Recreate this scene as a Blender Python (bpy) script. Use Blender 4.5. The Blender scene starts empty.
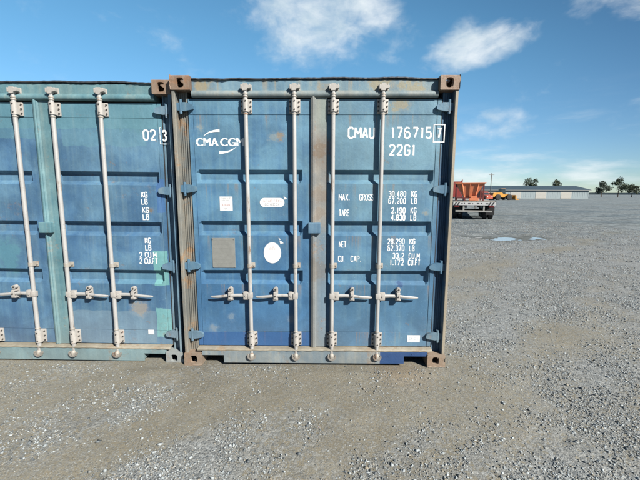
import bpy, bmesh, math, random
import numpy as np
from mathutils import Vector, Matrix

random.seed(11)
RNG = np.random.default_rng(5)
scene = bpy.context.scene
COL = scene.collection

# ------------------------------------------------------------------ camera
cam_d = bpy.data.cameras.new("camera")
cam = bpy.data.objects.new("camera", cam_d)
COL.objects.link(cam)
CX, CD, CH, TH, YAW, ROLL, FPX = .0787, 3.0056, 1.607, .136, -.0095, .0026, 340.0
fw = Vector((math.sin(YAW) * math.cos(TH), math.cos(YAW) * math.cos(TH), -math.sin(TH)))
rt = Vector((math.cos(YAW), -math.sin(YAW), 0))
up = rt.cross(fw)
r2 = math.cos(ROLL) * rt + math.sin(ROLL) * up
u2 = -math.sin(ROLL) * rt + math.cos(ROLL) * up
cam.matrix_world = Matrix(((r2.x, u2.x, -fw.x, CX), (r2.y, u2.y, -fw.y, -CD), (r2.z, u2.z, -fw.z, CH), (0, 0, 0, 1)))
cam_d.sensor_fit = 'HORIZONTAL'
cam_d.sensor_width = 36.0
cam_d.lens = 36.0 * FPX / 640.0
cam_d.clip_start = 0.05
cam_d.clip_end = 6000
scene.camera = cam

# ------------------------------------------------------------------ light
SUN = Vector((1.0, -1.0, 1.08)).normalized()
EL = math.asin(SUN.z)
AZ = math.atan2(SUN.x, SUN.y)
sun_d = bpy.data.lights.new("sun", 'SUN')
sun_d.energy = 5.0
sun_d.angle = math.radians(0.53)
sun_d.color = (1.0, 0.955, 0.88)
sun = bpy.data.objects.new("sun", sun_d)
COL.objects.link(sun)
sun.rotation_euler = (-SUN).to_track_quat('-Z', 'Y').to_euler()

scene.view_settings.view_transform = 'Standard'
scene.view_settings.look = 'None'
scene.view_settings.gamma = 1
scene.view_settings.exposure = 1.16
scene.view_settings.use_curve_mapping = False


# ------------------------------------------------------------------ node helper
class NT:
    def __init__(self, tree):
        self.t = tree
        self.n = tree.nodes
        self.l = tree.links

    def put(self, sock, v):
        if v is None:
            return
        if isinstance(v, bpy.types.NodeSocket):
            self.l.new(v, sock)
        elif isinstance(v, (tuple, list)):
            if len(v) == 3 and sock.type == 'RGBA':
                v = (*v, 1)
            sock.default_value = v
        else:
            sock.default_value = v

    def math(self, op, a, b=None, c=None, clamp=False):
        nd = self.n.new('ShaderNodeMath')
        nd.operation = op
        nd.use_clamp = clamp
        self.put(nd.inputs[0], a)
        self.put(nd.inputs[1], b)
        if c is not None:
            self.put(nd.inputs[2], c)
        return nd.outputs[0]

    def vmath(self, op, a, b=None):
        nd = self.n.new('ShaderNodeVectorMath')
        nd.operation = op
        self.put(nd.inputs[0], a)
        self.put(nd.inputs[1], b)
        return nd.outputs['Value'] if op in ('LENGTH', 'DISTANCE', 'DOT_PRODUCT') else nd.outputs['Vector']

    def noise(self, vec, scale, detail=4, rough=0.55, dist=0.0):
        nd = self.n.new('ShaderNodeTexNoise')
        self.put(nd.inputs['Vector'], vec)
        nd.inputs['Scale'].default_value = scale
        nd.inputs['Detail'].default_value = detail
        nd.inputs['Roughness'].default_value = rough
        nd.inputs['Distortion'].default_value = dist
        return nd.outputs['Fac']

    def voronoi(self, vec, scale, out='Distance', feature='F1'):
        nd = self.n.new('ShaderNodeTexVoronoi')
        nd.feature = feature
        self.put(nd.inputs['Vector'], vec)
        nd.inputs['Scale'].default_value = scale
        return nd.outputs[out]

    def step(self, v, a, b, lo=0.0, hi=1.0):
        nd = self.n.new('ShaderNodeMapRange')
        nd.interpolation_type = 'SMOOTHSTEP'
        self.put(nd.inputs['Value'], v)
        nd.inputs['From Min'].default_value = a
        nd.inputs['From Max'].default_value = b
        nd.inputs['To Min'].default_value = lo
        nd.inputs['To Max'].default_value = hi
        return nd.outputs['Result']

    def mix(self, f, a, b, mode='MIX'):
        nd = self.n.new('ShaderNodeMix')
        nd.data_type = 'RGBA'
        nd.blend_type = mode
        self.put(nd.inputs['Factor'], f)
        self.put(nd.inputs[6], a)
        self.put(nd.inputs[7], b)
        return nd.outputs[2]

    def mapping(self, vec, scale=(1, 1, 1), rot=(0, 0, 0), loc=(0, 0, 0)):
        nd = self.n.new('ShaderNodeMapping')
        self.put(nd.inputs['Vector'], vec)
        nd.inputs['Scale'].default_value = scale
        nd.inputs['Rotation'].default_value = rot
        nd.inputs['Location'].default_value = loc
        return nd.outputs['Vector']

    def sep(self, vec):
        nd = self.n.new('ShaderNodeSeparateXYZ')
        self.put(nd.inputs[0], vec)
        return nd.outputs

    def coord(self, which='Object'):
        return self.n.new('ShaderNodeTexCoord').outputs[which]

    def bump(self, h, strength, distance=0.01, normal=None):
        nd = self.n.new('ShaderNodeBump')
        nd.inputs['Strength'].default_value = strength
        nd.inputs['Distance'].default_value = distance
        self.put(nd.inputs['Height'], h)
        if normal is not None:
            self.put(nd.inputs['Normal'], normal)
        return nd.outputs['Normal']

    def box(self, xyz, x0, x1, z0, z1, soft=0.003):
        a = self.step(xyz[0], x0 - soft, x0 + soft)
        b = self.step(xyz[0], x1 - soft, x1 + soft, 1, 0)
        c = self.step(xyz[2], z0 - soft, z0 + soft)
        d = self.step(xyz[2], z1 - soft, z1 + soft, 1, 0)
        return self.math('MULTIPLY', self.math('MULTIPLY', a, b), self.math('MULTIPLY', c, d))


def new_mat(name):
    m = bpy.data.materials.new(name)
    m.use_nodes = True
    t = NT(m.node_tree)
    b = m.node_tree.nodes['Principled BSDF']
    return m, t, b


# ------------------------------------------------------------------ world
def build_world():
    w = bpy.data.worlds.new("World")
    scene.world = w
    w.use_nodes = True
    t = NT(w.node_tree)
    bg = w.node_tree.nodes['Background']
    sky = t.n.new('ShaderNodeTexSky')
    sky.sky_type = 'NISHITA'
    sky.sun_disc = False
    sky.sun_elevation = EL
    sky.sun_rotation = AZ
    sky.altitude = 50
    sky.air_density = 1.0
    sky.dust_density = 0.05
    sky.ozone_density = 1.2
    d = t.coord('Generated')
    col = sky.outputs['Color']
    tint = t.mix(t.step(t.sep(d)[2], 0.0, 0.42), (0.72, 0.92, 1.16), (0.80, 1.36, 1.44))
    sunward = t.step(t.vmath('DOT_PRODUCT', d, tuple(SUN)), -0.25, 0.45)
    tint = t.mix(sunward, tint, (0.26, 0.40, 0.56))  # sky dimmed towards the sun to weaken fill light on the doors
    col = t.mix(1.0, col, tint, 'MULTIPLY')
    # clouds live on the sky sphere, placed by compass direction
    s = t.sep(d)
    zc = t.math('MAXIMUM', s[2], 0.03)
    flat = t.n.new('ShaderNodeCombineXYZ')
    k = t.math('DIVIDE', 1.0, t.math('ADD', zc, 0.22))
    t.put(flat.inputs[0], t.math('MULTIPLY', s[0], k))
    t.put(flat.inputs[1], t.math('MULTIPLY', s[1], k))
    flatv = flat.outputs[0]
    warp = t.noise(d, 5.0, 5, 0.6)
    n1 = t.noise(t.mapping(d, (1, 1, 1.7)), 7.0, 7, 0.60, 0.25)

    def blob(az, el, wa, we, gain, tilt=0.0):
        """A soft patch of sky round a compass direction, half-widths in degrees."""
        a, e = math.radians(az), math.radians(el)
        c = Vector((math.sin(a) * math.cos(e), math.cos(a) * math.cos(e), math.sin(e)))
        r = Vector((math.cos(a), -math.sin(a), 0))
        u = r.cross(c)
        ct, st = math.cos(math.radians(tilt)), math.sin(math.radians(tilt))
        r, u = ct * r + st * u, -st * r + ct * u
        x = t.math('DIVIDE', t.vmath('DOT_PRODUCT', d, tuple(r)), math.sin(math.radians(wa)))
        y = t.math('DIVIDE', t.vmath('DOT_PRODUCT', d, tuple(u)), math.sin(math.radians(we)))
        q = t.math('ADD', t.math('MULTIPLY', x, x), t.math('MULTIPLY', y, y))
        front = t.step(t.vmath('DOT_PRODUCT', d, tuple(c)), 0.0, 0.2)
        return t.math('MULTIPLY', t.math('MULTIPLY', t.step(q, 0.0, 1.6, 1, 0), gain), front)

    tot = None
    for b in CLOUDS:
        v = blob(*b)
        tot = v if tot is None else t.math('MAXIMUM', tot, v)
    wisp = t.noise(t.mapping(d, (1, 1, 1.5), loc=(.3, .2, .1)), 20.0, 5, 0.55, 0.3)
    nn = t.math('ADD', t.math('MULTIPLY', t.math('SUBTRACT', n1, .5), 1.5), t.math('MULTIPLY', t.math('SUBTRACT', wisp, .5), .55))
    dens = t.math('ADD', t.math('ADD', nn, t.math('MULTIPLY', t.math('SUBTRACT', warp, .5), .5)), tot)
    cover = t.step(dens, 0.10, 0.98)
    # thin far banks low over the horizon
    nb = t.noise(t.mapping(d, (1, 1, 5.0)), 4.0, 6, 0.58)
    low = t.math('MULTIPLY', t.step(nb, 0.46, 0.68), t.step(s[2], 0.02, 0.26, 1, 0))
    cover = t.math('MAXIMUM', cover, t.math('MULTIPLY', t.math('MULTIPLY', low, 0.80), t.step(s[1], -.1, .3)))
    shade = t.noise(t.mapping(d, (1, 1, 2.0), loc=(.1, .05, .12)), 9.0, 5, 0.6)
    ccol = t.mix(t.step(shade, .3, .7), (6.0, 7.0, 7.5), (8.6, 9.0, 9.1))
    col = t.mix(t.math('MULTIPLY', cover, 0.86), col, ccol)
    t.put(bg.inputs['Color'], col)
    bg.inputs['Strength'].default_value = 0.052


# az (east of +Y), el, half-width, half-height, gain, tilt
CLOUDS = [
    (-0.5, 27.5, 11.5, 7.0, 0.62, 8), (4.5, 30.0, 7.0, 4.0, 0.50, 0), (-4.5, 24.0, 5.0, 4.0, 0.40, 0),
    (23.0, 20.0, 7.5, 2.7, 0.66, 10), (21.5, 21.5, 3.5, 2.4, 0.45, 0),
    (25.0, 10.0, 6.0, 2.2, 0.42, 0),
    (42.0, 24.0, 9.0, 4.0, 0.55, 8), (-38.0, 30.0, 6.0, 3.0, 0.35, 0),
    (-75.0, 30.0, 14.0, 6.0, 0.4, 0),
]
build_world()


# ------------------------------------------------------------------ mesh helpers
def link(name, me, mat, parent=None):
    o = bpy.data.objects.new(name, me)
    if mat is not None:
        if isinstance(mat, (list, tuple)):
            for m in mat:
                me.materials.append(m)
        else:
            me.materials.append(mat)
    COL.objects.link(o)
    if parent is not None:
        o.parent = parent
    return o


def obj(name, bm, mat, parent=None, smooth=None):
    bmesh.ops.recalc_face_normals(bm, faces=bm.faces)
    me = bpy.data.meshes.new(name)
    bm.to_mesh(me)
    bm.free()
    if smooth is not None:
        me.shade_smooth()
        me.set_sharp_from_angle(angle=math.radians(smooth))
    return link(name, me, mat, parent)


def thing(name, label, cat, loc=(0, 0, 0), rz=0, group=None):
    o = bpy.data.objects.new(name, None)
    o.empty_display_size = 0.2
    COL.objects.link(o)
    o.location = loc
    o.rotation_euler = (0, 0, rz)
    o['label'] = label
    o['category'] = cat
    if group:
        o['group'] = group
    return o


def BM():
    return bmesh.new()


def box(bm, x0, x1, y0, y1, z0, z1, bev=0.0, M=None):
    vs = []
    for z in (z0, z1):
        for x, y in ((x0, y0), (x1, y0), (x1, y1), (x0, y1)):
            p = Vector((x, y, z))
            vs.append(bm.verts.new(M @ p if M else p))
    f = [(0, 3, 2, 1), (4, 5, 6, 7), (0, 1, 5, 4), (1, 2, 6, 5), (2, 3, 7, 6), (3, 0, 4, 7)]
    fs = [bm.faces.new([vs[i] for i in q]) for q in f]
    if bev > 0:
        es = list({e for q in fs for e in q.edges})
        bmesh.ops.bevel(bm, geom=es, offset=bev, segments=2, profile=0.6, affect='EDGES')


def prism(bm, prof, axis, a, b, M=None):
    """Closed 2-D outline extruded along an axis. axis x: prof=(y,z); y: (x,z); z: (x,y)."""
    def P(p, t):
        q = {'x': (t, p[0], p[1]), 'y': (p[0], t, p[1]), 'z': (p[0], p[1], t)}[axis]
        q = Vector(q)
        return M @ q if M else q
    A = [bm.verts.new(P(p, a)) for p in prof]
    B = [bm.verts.new(P(p, b)) for p in prof]
    n = len(prof)
    for i in range(n):
        j = (i + 1) % n
        bm.faces.new((A[i], A[j], B[j], B[i]))
    bm.faces.new(A[::-1])
    bm.faces.new(B)


def cyl(bm, p0, p1, r0, r1=None, n=16, caps=True):
    p0, p1 = Vector(p0), Vector(p1)
    r1 = r0 if r1 is None else r1
    d = (p1 - p0).normalized()
    a = Vector((0, 0, 1)) if abs(d.z) < .9 else Vector((1, 0, 0))
    u = d.cross(a).normalized()
    v = d.cross(u)
    A, B = [], []
    for i in range(n):
        t = 2 * math.pi * i / n
        w = u * math.cos(t) + v * math.sin(t)
        A.append(bm.verts.new(p0 + w * r0))
        B.append(bm.verts.new(p1 + w * r1))
    for i in range(n):
        j = (i + 1) % n
        bm.faces.new((A[i], A[j], B[j], B[i]))
    if caps:
        bm.faces.new(A[::-1])
        bm.faces.new(B)


def lathe(bm, prof, M=None, n=20):
    """prof = (r, z) list about the Z axis."""
    rings = []
    for r, z in prof:
        ring = []
        for i in range(n):
            t = 2 * math.pi * i / n
            p = Vector((r * math.cos(t), r * math.sin(t), z))
            ring.append(bm.verts.new(M @ p if M else p))
        rings.append(ring)
    for a, b in zip(rings, rings[1:]):
        for i in range(n):
            j = (i + 1) % n
            bm.faces.new((a[i], a[j], b[j], b[i]))
    bm.faces.new(rings[0][::-1])
    bm.faces.new(rings[-1])


# ------------------------------------------------------------------ materials
KA = 0.62          # the colours below were matched at a lower exposure


def paint(name, base, fade, rust=0.3, dirt=0.3, rough=0.55, zpale=True, patches=(), spots=(), streak=0.5, dent=0.5,
          rustcol=(0.185, 0.118, 0.072), zedge=None, fresh=(), rag=.25, chips=.5, runs=()):
    """Weathered container paint: chalky fading, a paler top, vertical streaks, rust, dust near the ground.
    patches: (x0,x1,z0,z1,colour,amount); spots: (x,z,radius,colour,amount)."""
    m, t, b = new_mat(name)
    P = t.coord('Object')
    X = t.sep(P)
    big = t.noise(P, 1.3, 5, 0.6)
    mid = t.noise(P, 6.0, 6, 0.62, 0.4)
    fine = t.noise(P, 55.0, 4, 0.6)
    st = t.noise(t.mapping(P, (22, 22, 0.7)), 1.0, 5, 0.6)
    f = t.math('ADD', t.math('MULTIPLY', big, 0.75), t.math('MULTIPLY', mid, 0.45))
    f = t.math('ADD', f, t.math('MULTIPLY', t.math('SUBTRACT', st, .5), streak))
    if zpale:
        f = t.math('ADD', f, t.step(X[2], 0.1, 2.4, -0.16, 0.16))  # tone turns paler towards the top
    c = t.mix(t.step(f, 0.38, 0.86), base, fade)
    mott = t.noise(P, 2.6, 7, .66, .5)
    c = t.mix(.42, c, t.mix(t.step(mott, .32, .70), (.28, .28, .28), (.72, .72, .72)), 'OVERLAY')
    ragged = t.math('MULTIPLY', t.math('SUBTRACT', mid, .5), 0.05)
    for (x0, x1, z0, z1, pc, am, *sf) in patches:
        mk = t.box((t.math('ADD', X[0], t.math('MULTIPLY', ragged, rag)), 0, t.math('ADD', X[2], t.math('MULTIPLY', ragged, rag * 1.5 + (4 if sf else 0)))), x0, x1, z0, z1, sf[0] if sf else .003)
        pcv = t.mix(t.step(f, 0.38, 0.9), pc, tuple(min(1, v * 1.25 + .02) for v in pc))
        c = t.mix(t.math('MULTIPLY', mk, am), c, pcv)
    for (sx, sz, r, pc, am) in spots:
        dx = t.math('SUBTRACT', X[0], sx)
        dz = t.math('SUBTRACT', X[2], sz)
        dd = t.math('SQRT', t.math('ADD', t.math('MULTIPLY', dx, dx), t.math('MULTIPLY', dz, dz)))
        nz = t.math('SUBTRACT', t.noise(P, .9 / max(r, .03), 9, .74), .5)
        dd = t.math('ADD', dd, t.math('MULTIPLY', nz, r * 3.2))
        c = t.mix(t.math('MULTIPLY', t.step(dd, r * .5, r * 1.2, 1, 0), am * .35), c, tuple(min(1, v * 1.3 + .04) for v in pc))
        c = t.mix(t.math('MULTIPLY', t.step(dd, r * .42, r * .62, 1, 0), am), c, pc)
    # small chips down to primer and rust
    rn = t.math('ADD', t.math('MULTIPLY', t.noise(P, 3.2, 8, 0.68, 0.6), 0.7), t.math('MULTIPLY', t.noise(P, 30, 5, .65), 0.3))
    rm = t.step(rn, 0.60 - 0.12 * rust, 0.72 - 0.12 * rust)
    rc = t.mix(t.noise(P, 40, 4, .6), rustcol, tuple(v * 1.9 for v in rustcol))
    c = t.mix(t.math('MULTIPLY', rm, min(1.0, 0.35 + rust * .65)), c, rc)
    chip = t.step(t.noise(P, 85, 3, .5), 0.70, 0.75)
    c = t.mix(t.math('MULTIPLY', chip, 0.35), c, tuple(min(1, v * 1.5 + .05) for v in fade))
    # crisp flakes off the paint, each with a thin dark edge, and fine scuffs
    fl = t.noise(P, 11, 9, .74, .3)
    where = t.step(big, .42, .62)
    hit = t.math('MULTIPLY', t.step(fl, .640, .650), where)
    rim = t.math('MULTIPLY', t.step(fl, .612, .640), where)
    c = t.mix(t.math('MULTIPLY', rim, .28 * chips), c, tuple(v * .55 for v in fade))
    c = t.mix(t.math('MULTIPLY', hit, chips), c, rc)
    scf = t.noise(t.mapping(P, (2.2, 2.2, 75), rot=(0, .12, 0)), 1.0, 4, .6)
    c = t.mix(t.math('MULTIPLY', t.math('MULTIPLY', t.step(scf, .66, .72), t.step(mid, .5, .62)), .30), c, tuple(min(1, v * 1.35 + .03) for v in fade))
    for zr in runs:
        below = t.math('SUBTRACT', zr, X[2])
        m_ = t.math('MULTIPLY', t.step(below, -.002, .004), t.step(below, .01, .17, 1, 0))
        m_ = t.math('MULTIPLY', m_, t.step(t.math('ADD', st, t.math('MULTIPLY', fine, .12)), .60, .70))
        c = t.mix(t.math('MULTIPLY', m_, .38), c, rc)
    # rain-washed dust streaks and splash-back near the ground
    dn = t.math('MULTIPLY', t.step(st, 0.5, 0.78), dirt * .5)
    low = t.math('MULTIPLY', t.step(t.math('ADD', X[2], t.math('MULTIPLY', mid, .3)), 0.1, 0.75, 1, 0), dirt)
    c = t.mix(t.math('MAXIMUM', dn, low), c, (0.33, 0.30, 0.24))
    for (x0, x1, z0, z1, pc, am) in fresh:
        mk = t.box((t.math('ADD', X[0], t.math('MULTIPLY', ragged, rag)), 0, t.math('ADD', X[2], t.math('MULTIPLY', ragged, .1))), x0, x1, z0, z1)
        c = t.mix(t.math('MULTIPLY', mk, am), c, pc)
    c = t.mix(0.22, c, t.mix(fine, (0.25, 0.25, 0.25), (0.75, 0.75, 0.75)), 'OVERLAY')
    t.put(b.inputs['Base Color'], t.mix(1.0, c, (KA, KA, KA), 'MULTIPLY'))
    r = t.math('ADD', t.math('MULTIPLY', mid, 0.25), rough - .1)
    t.put(b.inputs['Roughness'], t.math('MAXIMUM', r, t.math('MULTIPLY', rm, 0.85)))
    b.inputs['Specular IOR Level'].default_value = 0.35
    h = t.math('ADD', t.math('MULTIPLY', fine, 0.0012), t.math('MULTIPLY', rm, -0.0012))
    h = t.math('ADD', h, t.math('MULTIPLY', t.noise(P, 3.5, 2, .4), 0.016 * dent))
    t.put(b.inputs['Normal'], t.bump(h, 1.0, 1.0))
    return m


def simple(name, col, rough=0.6, metal=0.0, var=0.25, scale=25, bump=0.0006, rust=0.0, rustcol=(0.22, 0.11, 0.05)):
    m, t, b = new_mat(name)
    P = t.coord('Object')
    n = t.noise(P, scale, 6, 0.62)
    c = t.mix(n, tuple(v * (1 - var) for v in col), tuple(min(1, v * (1 + var)) for v in col))
    if rust > 0:
        rm = t.step(t.noise(P, scale * .5, 7, .7, .4), 0.66 - .2 * rust, 0.80 - .2 * rust)
        c = t.mix(rm, c, t.mix(n, rustcol, tuple(v * 1.7 for v in rustcol)))
    t.put(b.inputs['Base Color'], t.mix(1.0, c, (KA, KA, KA), 'MULTIPLY'))
    t.put(b.inputs['Roughness'], t.math('ADD', rough - .1, t.math('MULTIPLY', n, .2)))
    b.inputs['Metallic'].default_value = metal
    b.inputs['Specular IOR Level'].default_value = 0.4
    if bump:
        t.put(b.inputs['Normal'], t.bump(n, 1.0, bump))
    return m


BLUE = (0.058, 0.165, 0.315)
BLUEF = (0.135, 0.280, 0.385)
DEEP = (0.030, 0.075, 0.235)
RUSTY = (0.30, 0.19, 0.10)
TAN = (0.36, 0.30, 0.21)
TEAL = (0.110, 0.250, 0.305)

M_DOORL = paint("blue_door_paint", BLUE, BLUEF, runs=(2.283, 1.693, 1.226, .768, .309), rust=.12, dirt=.15, fresh=[(-1.2, 0.0, .165, .304, (.030, .105, .285), .72)],
                spots=[(-.30, 2.105, .045, (.27, .21, .14), .75), (-.37, 2.09, .055, (.27, .32, .31), .5), (-1.0, 2.17, .045, (.29, .33, .31), .55),
                       (-.78, .45, .05, (.22, .29, .34), .45), (-.22, .44, .05, (.24, .30, .36), .4), (-.95, .33, .05, (.26, .30, .32), .45)])
M_DOORR = paint("blue_door_paint_aged", (.075, .185, .310), (.155, .295, .380), runs=(2.283, 1.693, 1.226, .768, .309), rust=.14, dirt=.17,
                patches=[(0.018, .108, .55, 2.47, (.33, .29, .215), .72), (0.018, .108, .17, .55, (.24, .29, .30), .5)],
                spots=[(.06, 2.0, .10, (.26, .15, .085), .8), (.065, 1.75, .09, (.28, .17, .10), .7), (.05, 1.45, .10, (.30, .2, .12), .5),
                       (.79, .765, .045, (.035, .085, .2), .8), (.74, 2.36, .10, (.36, .29, .15), .55), (.33, .74, .04, (.05, .11, .24), .5),
                       (1.0, 1.44, .035, (.32, .3, .22), .5)])
M_HEAD = paint("header_paint", base=(.115, .225, .32), fade=(.24, .355, .395), runs=(2.572,), rust=.34, dirt=.45, rustcol=(.27, .19, .085), zpale=False,
               spots=[(-.95, 2.52, .14, (.36, .29, .16), .6), (.55, 2.53, .12, (.36, .28, .13), .55), (.85, 2.50, .16, (.36, .29, .14), .55), (.1, 2.47, .1, (.32, .29, .22), .5)])
M_LIP = paint("header_lip_paint", (.165, .235, .265), (.32, .345, .325), rust=.45, dirt=.5, zpale=False, rustcol=(.27, .19, .1))
M_POST = paint("post_paint", (.165, .185, .185), (.33, .305, .25), rust=.65, dirt=.5, zpale=False, rustcol=(.25, .15, .075))
M_POSTR = paint("right_post_shade_paint", (.045, .115, .215), (.10, .19, .27), rust=.15, dirt=.12, zpale=False, rustcol=(.25, .15, .08),  # blue darkened to put the channel's shade into the post colour
                patches=[(1.1885, 1.3, -.1, 2.7, (.34, .29, .21), .92)])
M_CAST = paint("casting_rust", (.235, .160, .115), (.33, .245, .18), rust=.95, dirt=.35, zpale=False, rustcol=(.19, .105, .06), dent=.3)
M_CASTL = paint("casting_grey_blue", (.21, .28, .33), (.33, .36, .36), rust=.6, dirt=.3, zpale=False, rustcol=(.22, .14, .09), dent=.3)
M_SILL = paint("sill_paint", (.10, .205, .30), (.34, .365, .345), rust=.45, dirt=.35, zpale=False, dent=.8,
               fresh=[(.615, 1.06, -.1, .2, (.014, .064, .205), .92)])
M_THR = paint("threshold_worn_steel", (.24, .215, .16), (.42, .385, .31), rust=.6, dirt=.5, zpale=False, rustcol=(.21, .125, .06))
M_SEAL = paint("door_seal_paint", (.21, .225, .23), (.31, .30, .265), rust=.55, dirt=.4, zpale=False, rustcol=(.22, .135, .075),
               patches=[(.018, .2, -.5, 1.27, (.15, .235, .31), .85, .06), (.018, .2, 2.15, 2.9, (.27, .33, .30), .7, .07)],
               spots=[(.06, 1.95, .16, (.20, .135, .085), .6), (.08, 1.6, .12, (.25, .185, .13), .4), (.05, 1.42, .10, (.25, .18, .12), .35), (-.01, .9, .2, (.19, .15, .11), .4)])
M_SIDE = paint("side_wall_paint", BLUE, BLUEF, rust=.25, dirt=.3)
M_HINGE = paint("hinge_paint", (.070, .165, .265), (.155, .265, .335), rust=.35, dirt=.3, zpale=False)
M_ROOF = paint("roof_edge_rust_shade", (.035, .04, .05), (.07, .075, .08), rust=.4, dirt=.1, zpale=False, rustcol=(.06, .04, .03))  # near-black: rust plus the shade along the roof edge, put into the colour
M_BAR = None
M_FIT = simple("galvanised_fitting", (.49, .465, .43), .55, 0.05, .22, 30, .0008, rust=.42, rustcol=(.36, .24, .19))
M_CAM = simple("worn_cam_steel", (.42, .39, .34), .6, 0.1, .35, 30, .001, rust=.65, rustcol=(.24, .13, .07))
M_KEEP = simple("rusty_keeper_steel", (.30, .28, .25), .7, 0.1, .35, 30, .001, rust=.55, rustcol=(.17, .10, .065))
M_BOLT = simple("dark_bolt", (.07, .065, .06), .6, 0.3, .3, 60)
M_BOXP = paint("lock_box_paint", (.085, .175, .275), (.17, .275, .35), rust=.35, dirt=.3, zpale=False)
M_RUBBER = simple("black_rubber", (.025, .025, .026), .8, 0, .3, 30)
M_INT = simple("container_interior", (.05, .045, .04), .9)
M_LET = None


def bar_mat():
    m, t, b = new_mat("galvanised_bar")
    P = t.coord('Object')
    n = t.noise(P, 5, 6, .62)
    c = t.mix(n, (.38, .375, .36), (.60, .595, .58))
    run = t.noise(t.mapping(P, (9, 9, 1.6)), 1.0, 8, .72, .3)
    c = t.mix(t.math('MULTIPLY', t.step(run, .54, .64), .55), c, (.33, .27, .22))
    c = t.mix(t.math('MULTIPLY', t.step(run, .615, .64), .75), c, (.20, .115, .065))
    c = t.mix(t.math('MULTIPLY', t.step(t.noise(P, 60, 5, .7), .62, .66), .5), c, (.17, .15, .13))
    t.put(b.inputs['Base Color'], t.mix(1.0, c, (KA, KA, KA), 'MULTIPLY'))
    b.inputs['Roughness'].default_value = .5
    b.inputs['Metallic'].default_value = .1
    t.put(b.inputs['Normal'], t.bump(n, 1.0, .0006))
    return m


M_BAR = bar_mat()


def lettering_mat():
    m, t, b = new_mat("white_lettering_paint")
    P = t.coord('Object')
    w = t.math('ADD', t.math('MULTIPLY', t.noise(P, 45, 6, .7), .6), t.math('MULTIPLY', t.noise(P, 7, 4, .6), .4))
    wear = t.step(w, 0.555, 0.63)
    c = t.mix(t.noise(P, 12, 4, .6), (.50, .53, .54), (.62, .63, .62))
    t.put(b.inputs['Base Color'], t.mix(t.math('MULTIPLY', wear, .75), c, (.10, .19, .26)))
    b.inputs['Roughness'].default_value = 0.6
    return m


M_LET = lettering_mat()
M_STICK = simple("white_sticker", (.80, .81, .81), .5, 0, .06, 14, .0003)
M_PLATE = simple("tan_data_plate", (.285, .29, .27), .5, 0.1, .2, 22, .001, rust=.15)
M_PRINT = simple("grey_print", (.42, .42, .44), .6, 0, .2, 30, 0)
M_PRINTR = simple("red_print", (.52, .16, .13), .6, 0, .2, 30, 0)
M_PRINTP = simple("faded_pink_print", (.66, .52, .50), .6, 0, .1, 30, 0)
M_PRINTB = simple("pale_blue_print", (.50, .60, .68), .6, 0, .1, 30, 0)

# left-hand neighbour
L_DOOR = paint("neighbour_door_paint", (.060, .150, .280), (.135, .265, .37), rust=.28, dirt=.2, zpale=False, rag=.9,
               patches=[(-1.2, 1.2, 2.19, 2.6, TEAL, .85), (.2, .95, 2.04, 2.19, TEAL, .45), (-1.2, -.02, 2.1, 2.5, (.10, .23, .29), .6),
                        (.955, 1.09, .75, 1.09, (.17, .40, .40), .9), (.955, 1.10, .24, .53, (.17, .39, .40), .9),
                        (.6, .955, .76, .9, (.11, .25, .34), .6), (.05, .95, .175, .5, (.17, .26, .33), .6),
                        (1.02, 1.09, 1.45, 1.75, (.05, .14, .36), .6)],
               spots=[(.83, 2.33, .25, TEAL, .6), (.96, 1.46, .03, (.2, .15, .09), .7), (.8, .52, .1, (.34, .3, .24), .6), (-.4, 1.0, .2, (.1, .26, .32), .6)])
L_HEAD = paint("neighbour_header_paint", (.10, .225, .27), (.21, .345, .36), rust=.45, dirt=.4, zpale=False, rustcol=(.26, .17, .1))
L_SILL = paint("neighbour_sill_paint", (.12, .26, .32), (.22, .36, .39), rust=.3, dirt=.35, zpale=False)
L_POST = paint("neighbour_post_paint", (.10, .20, .30), (.2, .3, .36), rust=.35, dirt=.3, zpale=False)


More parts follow.
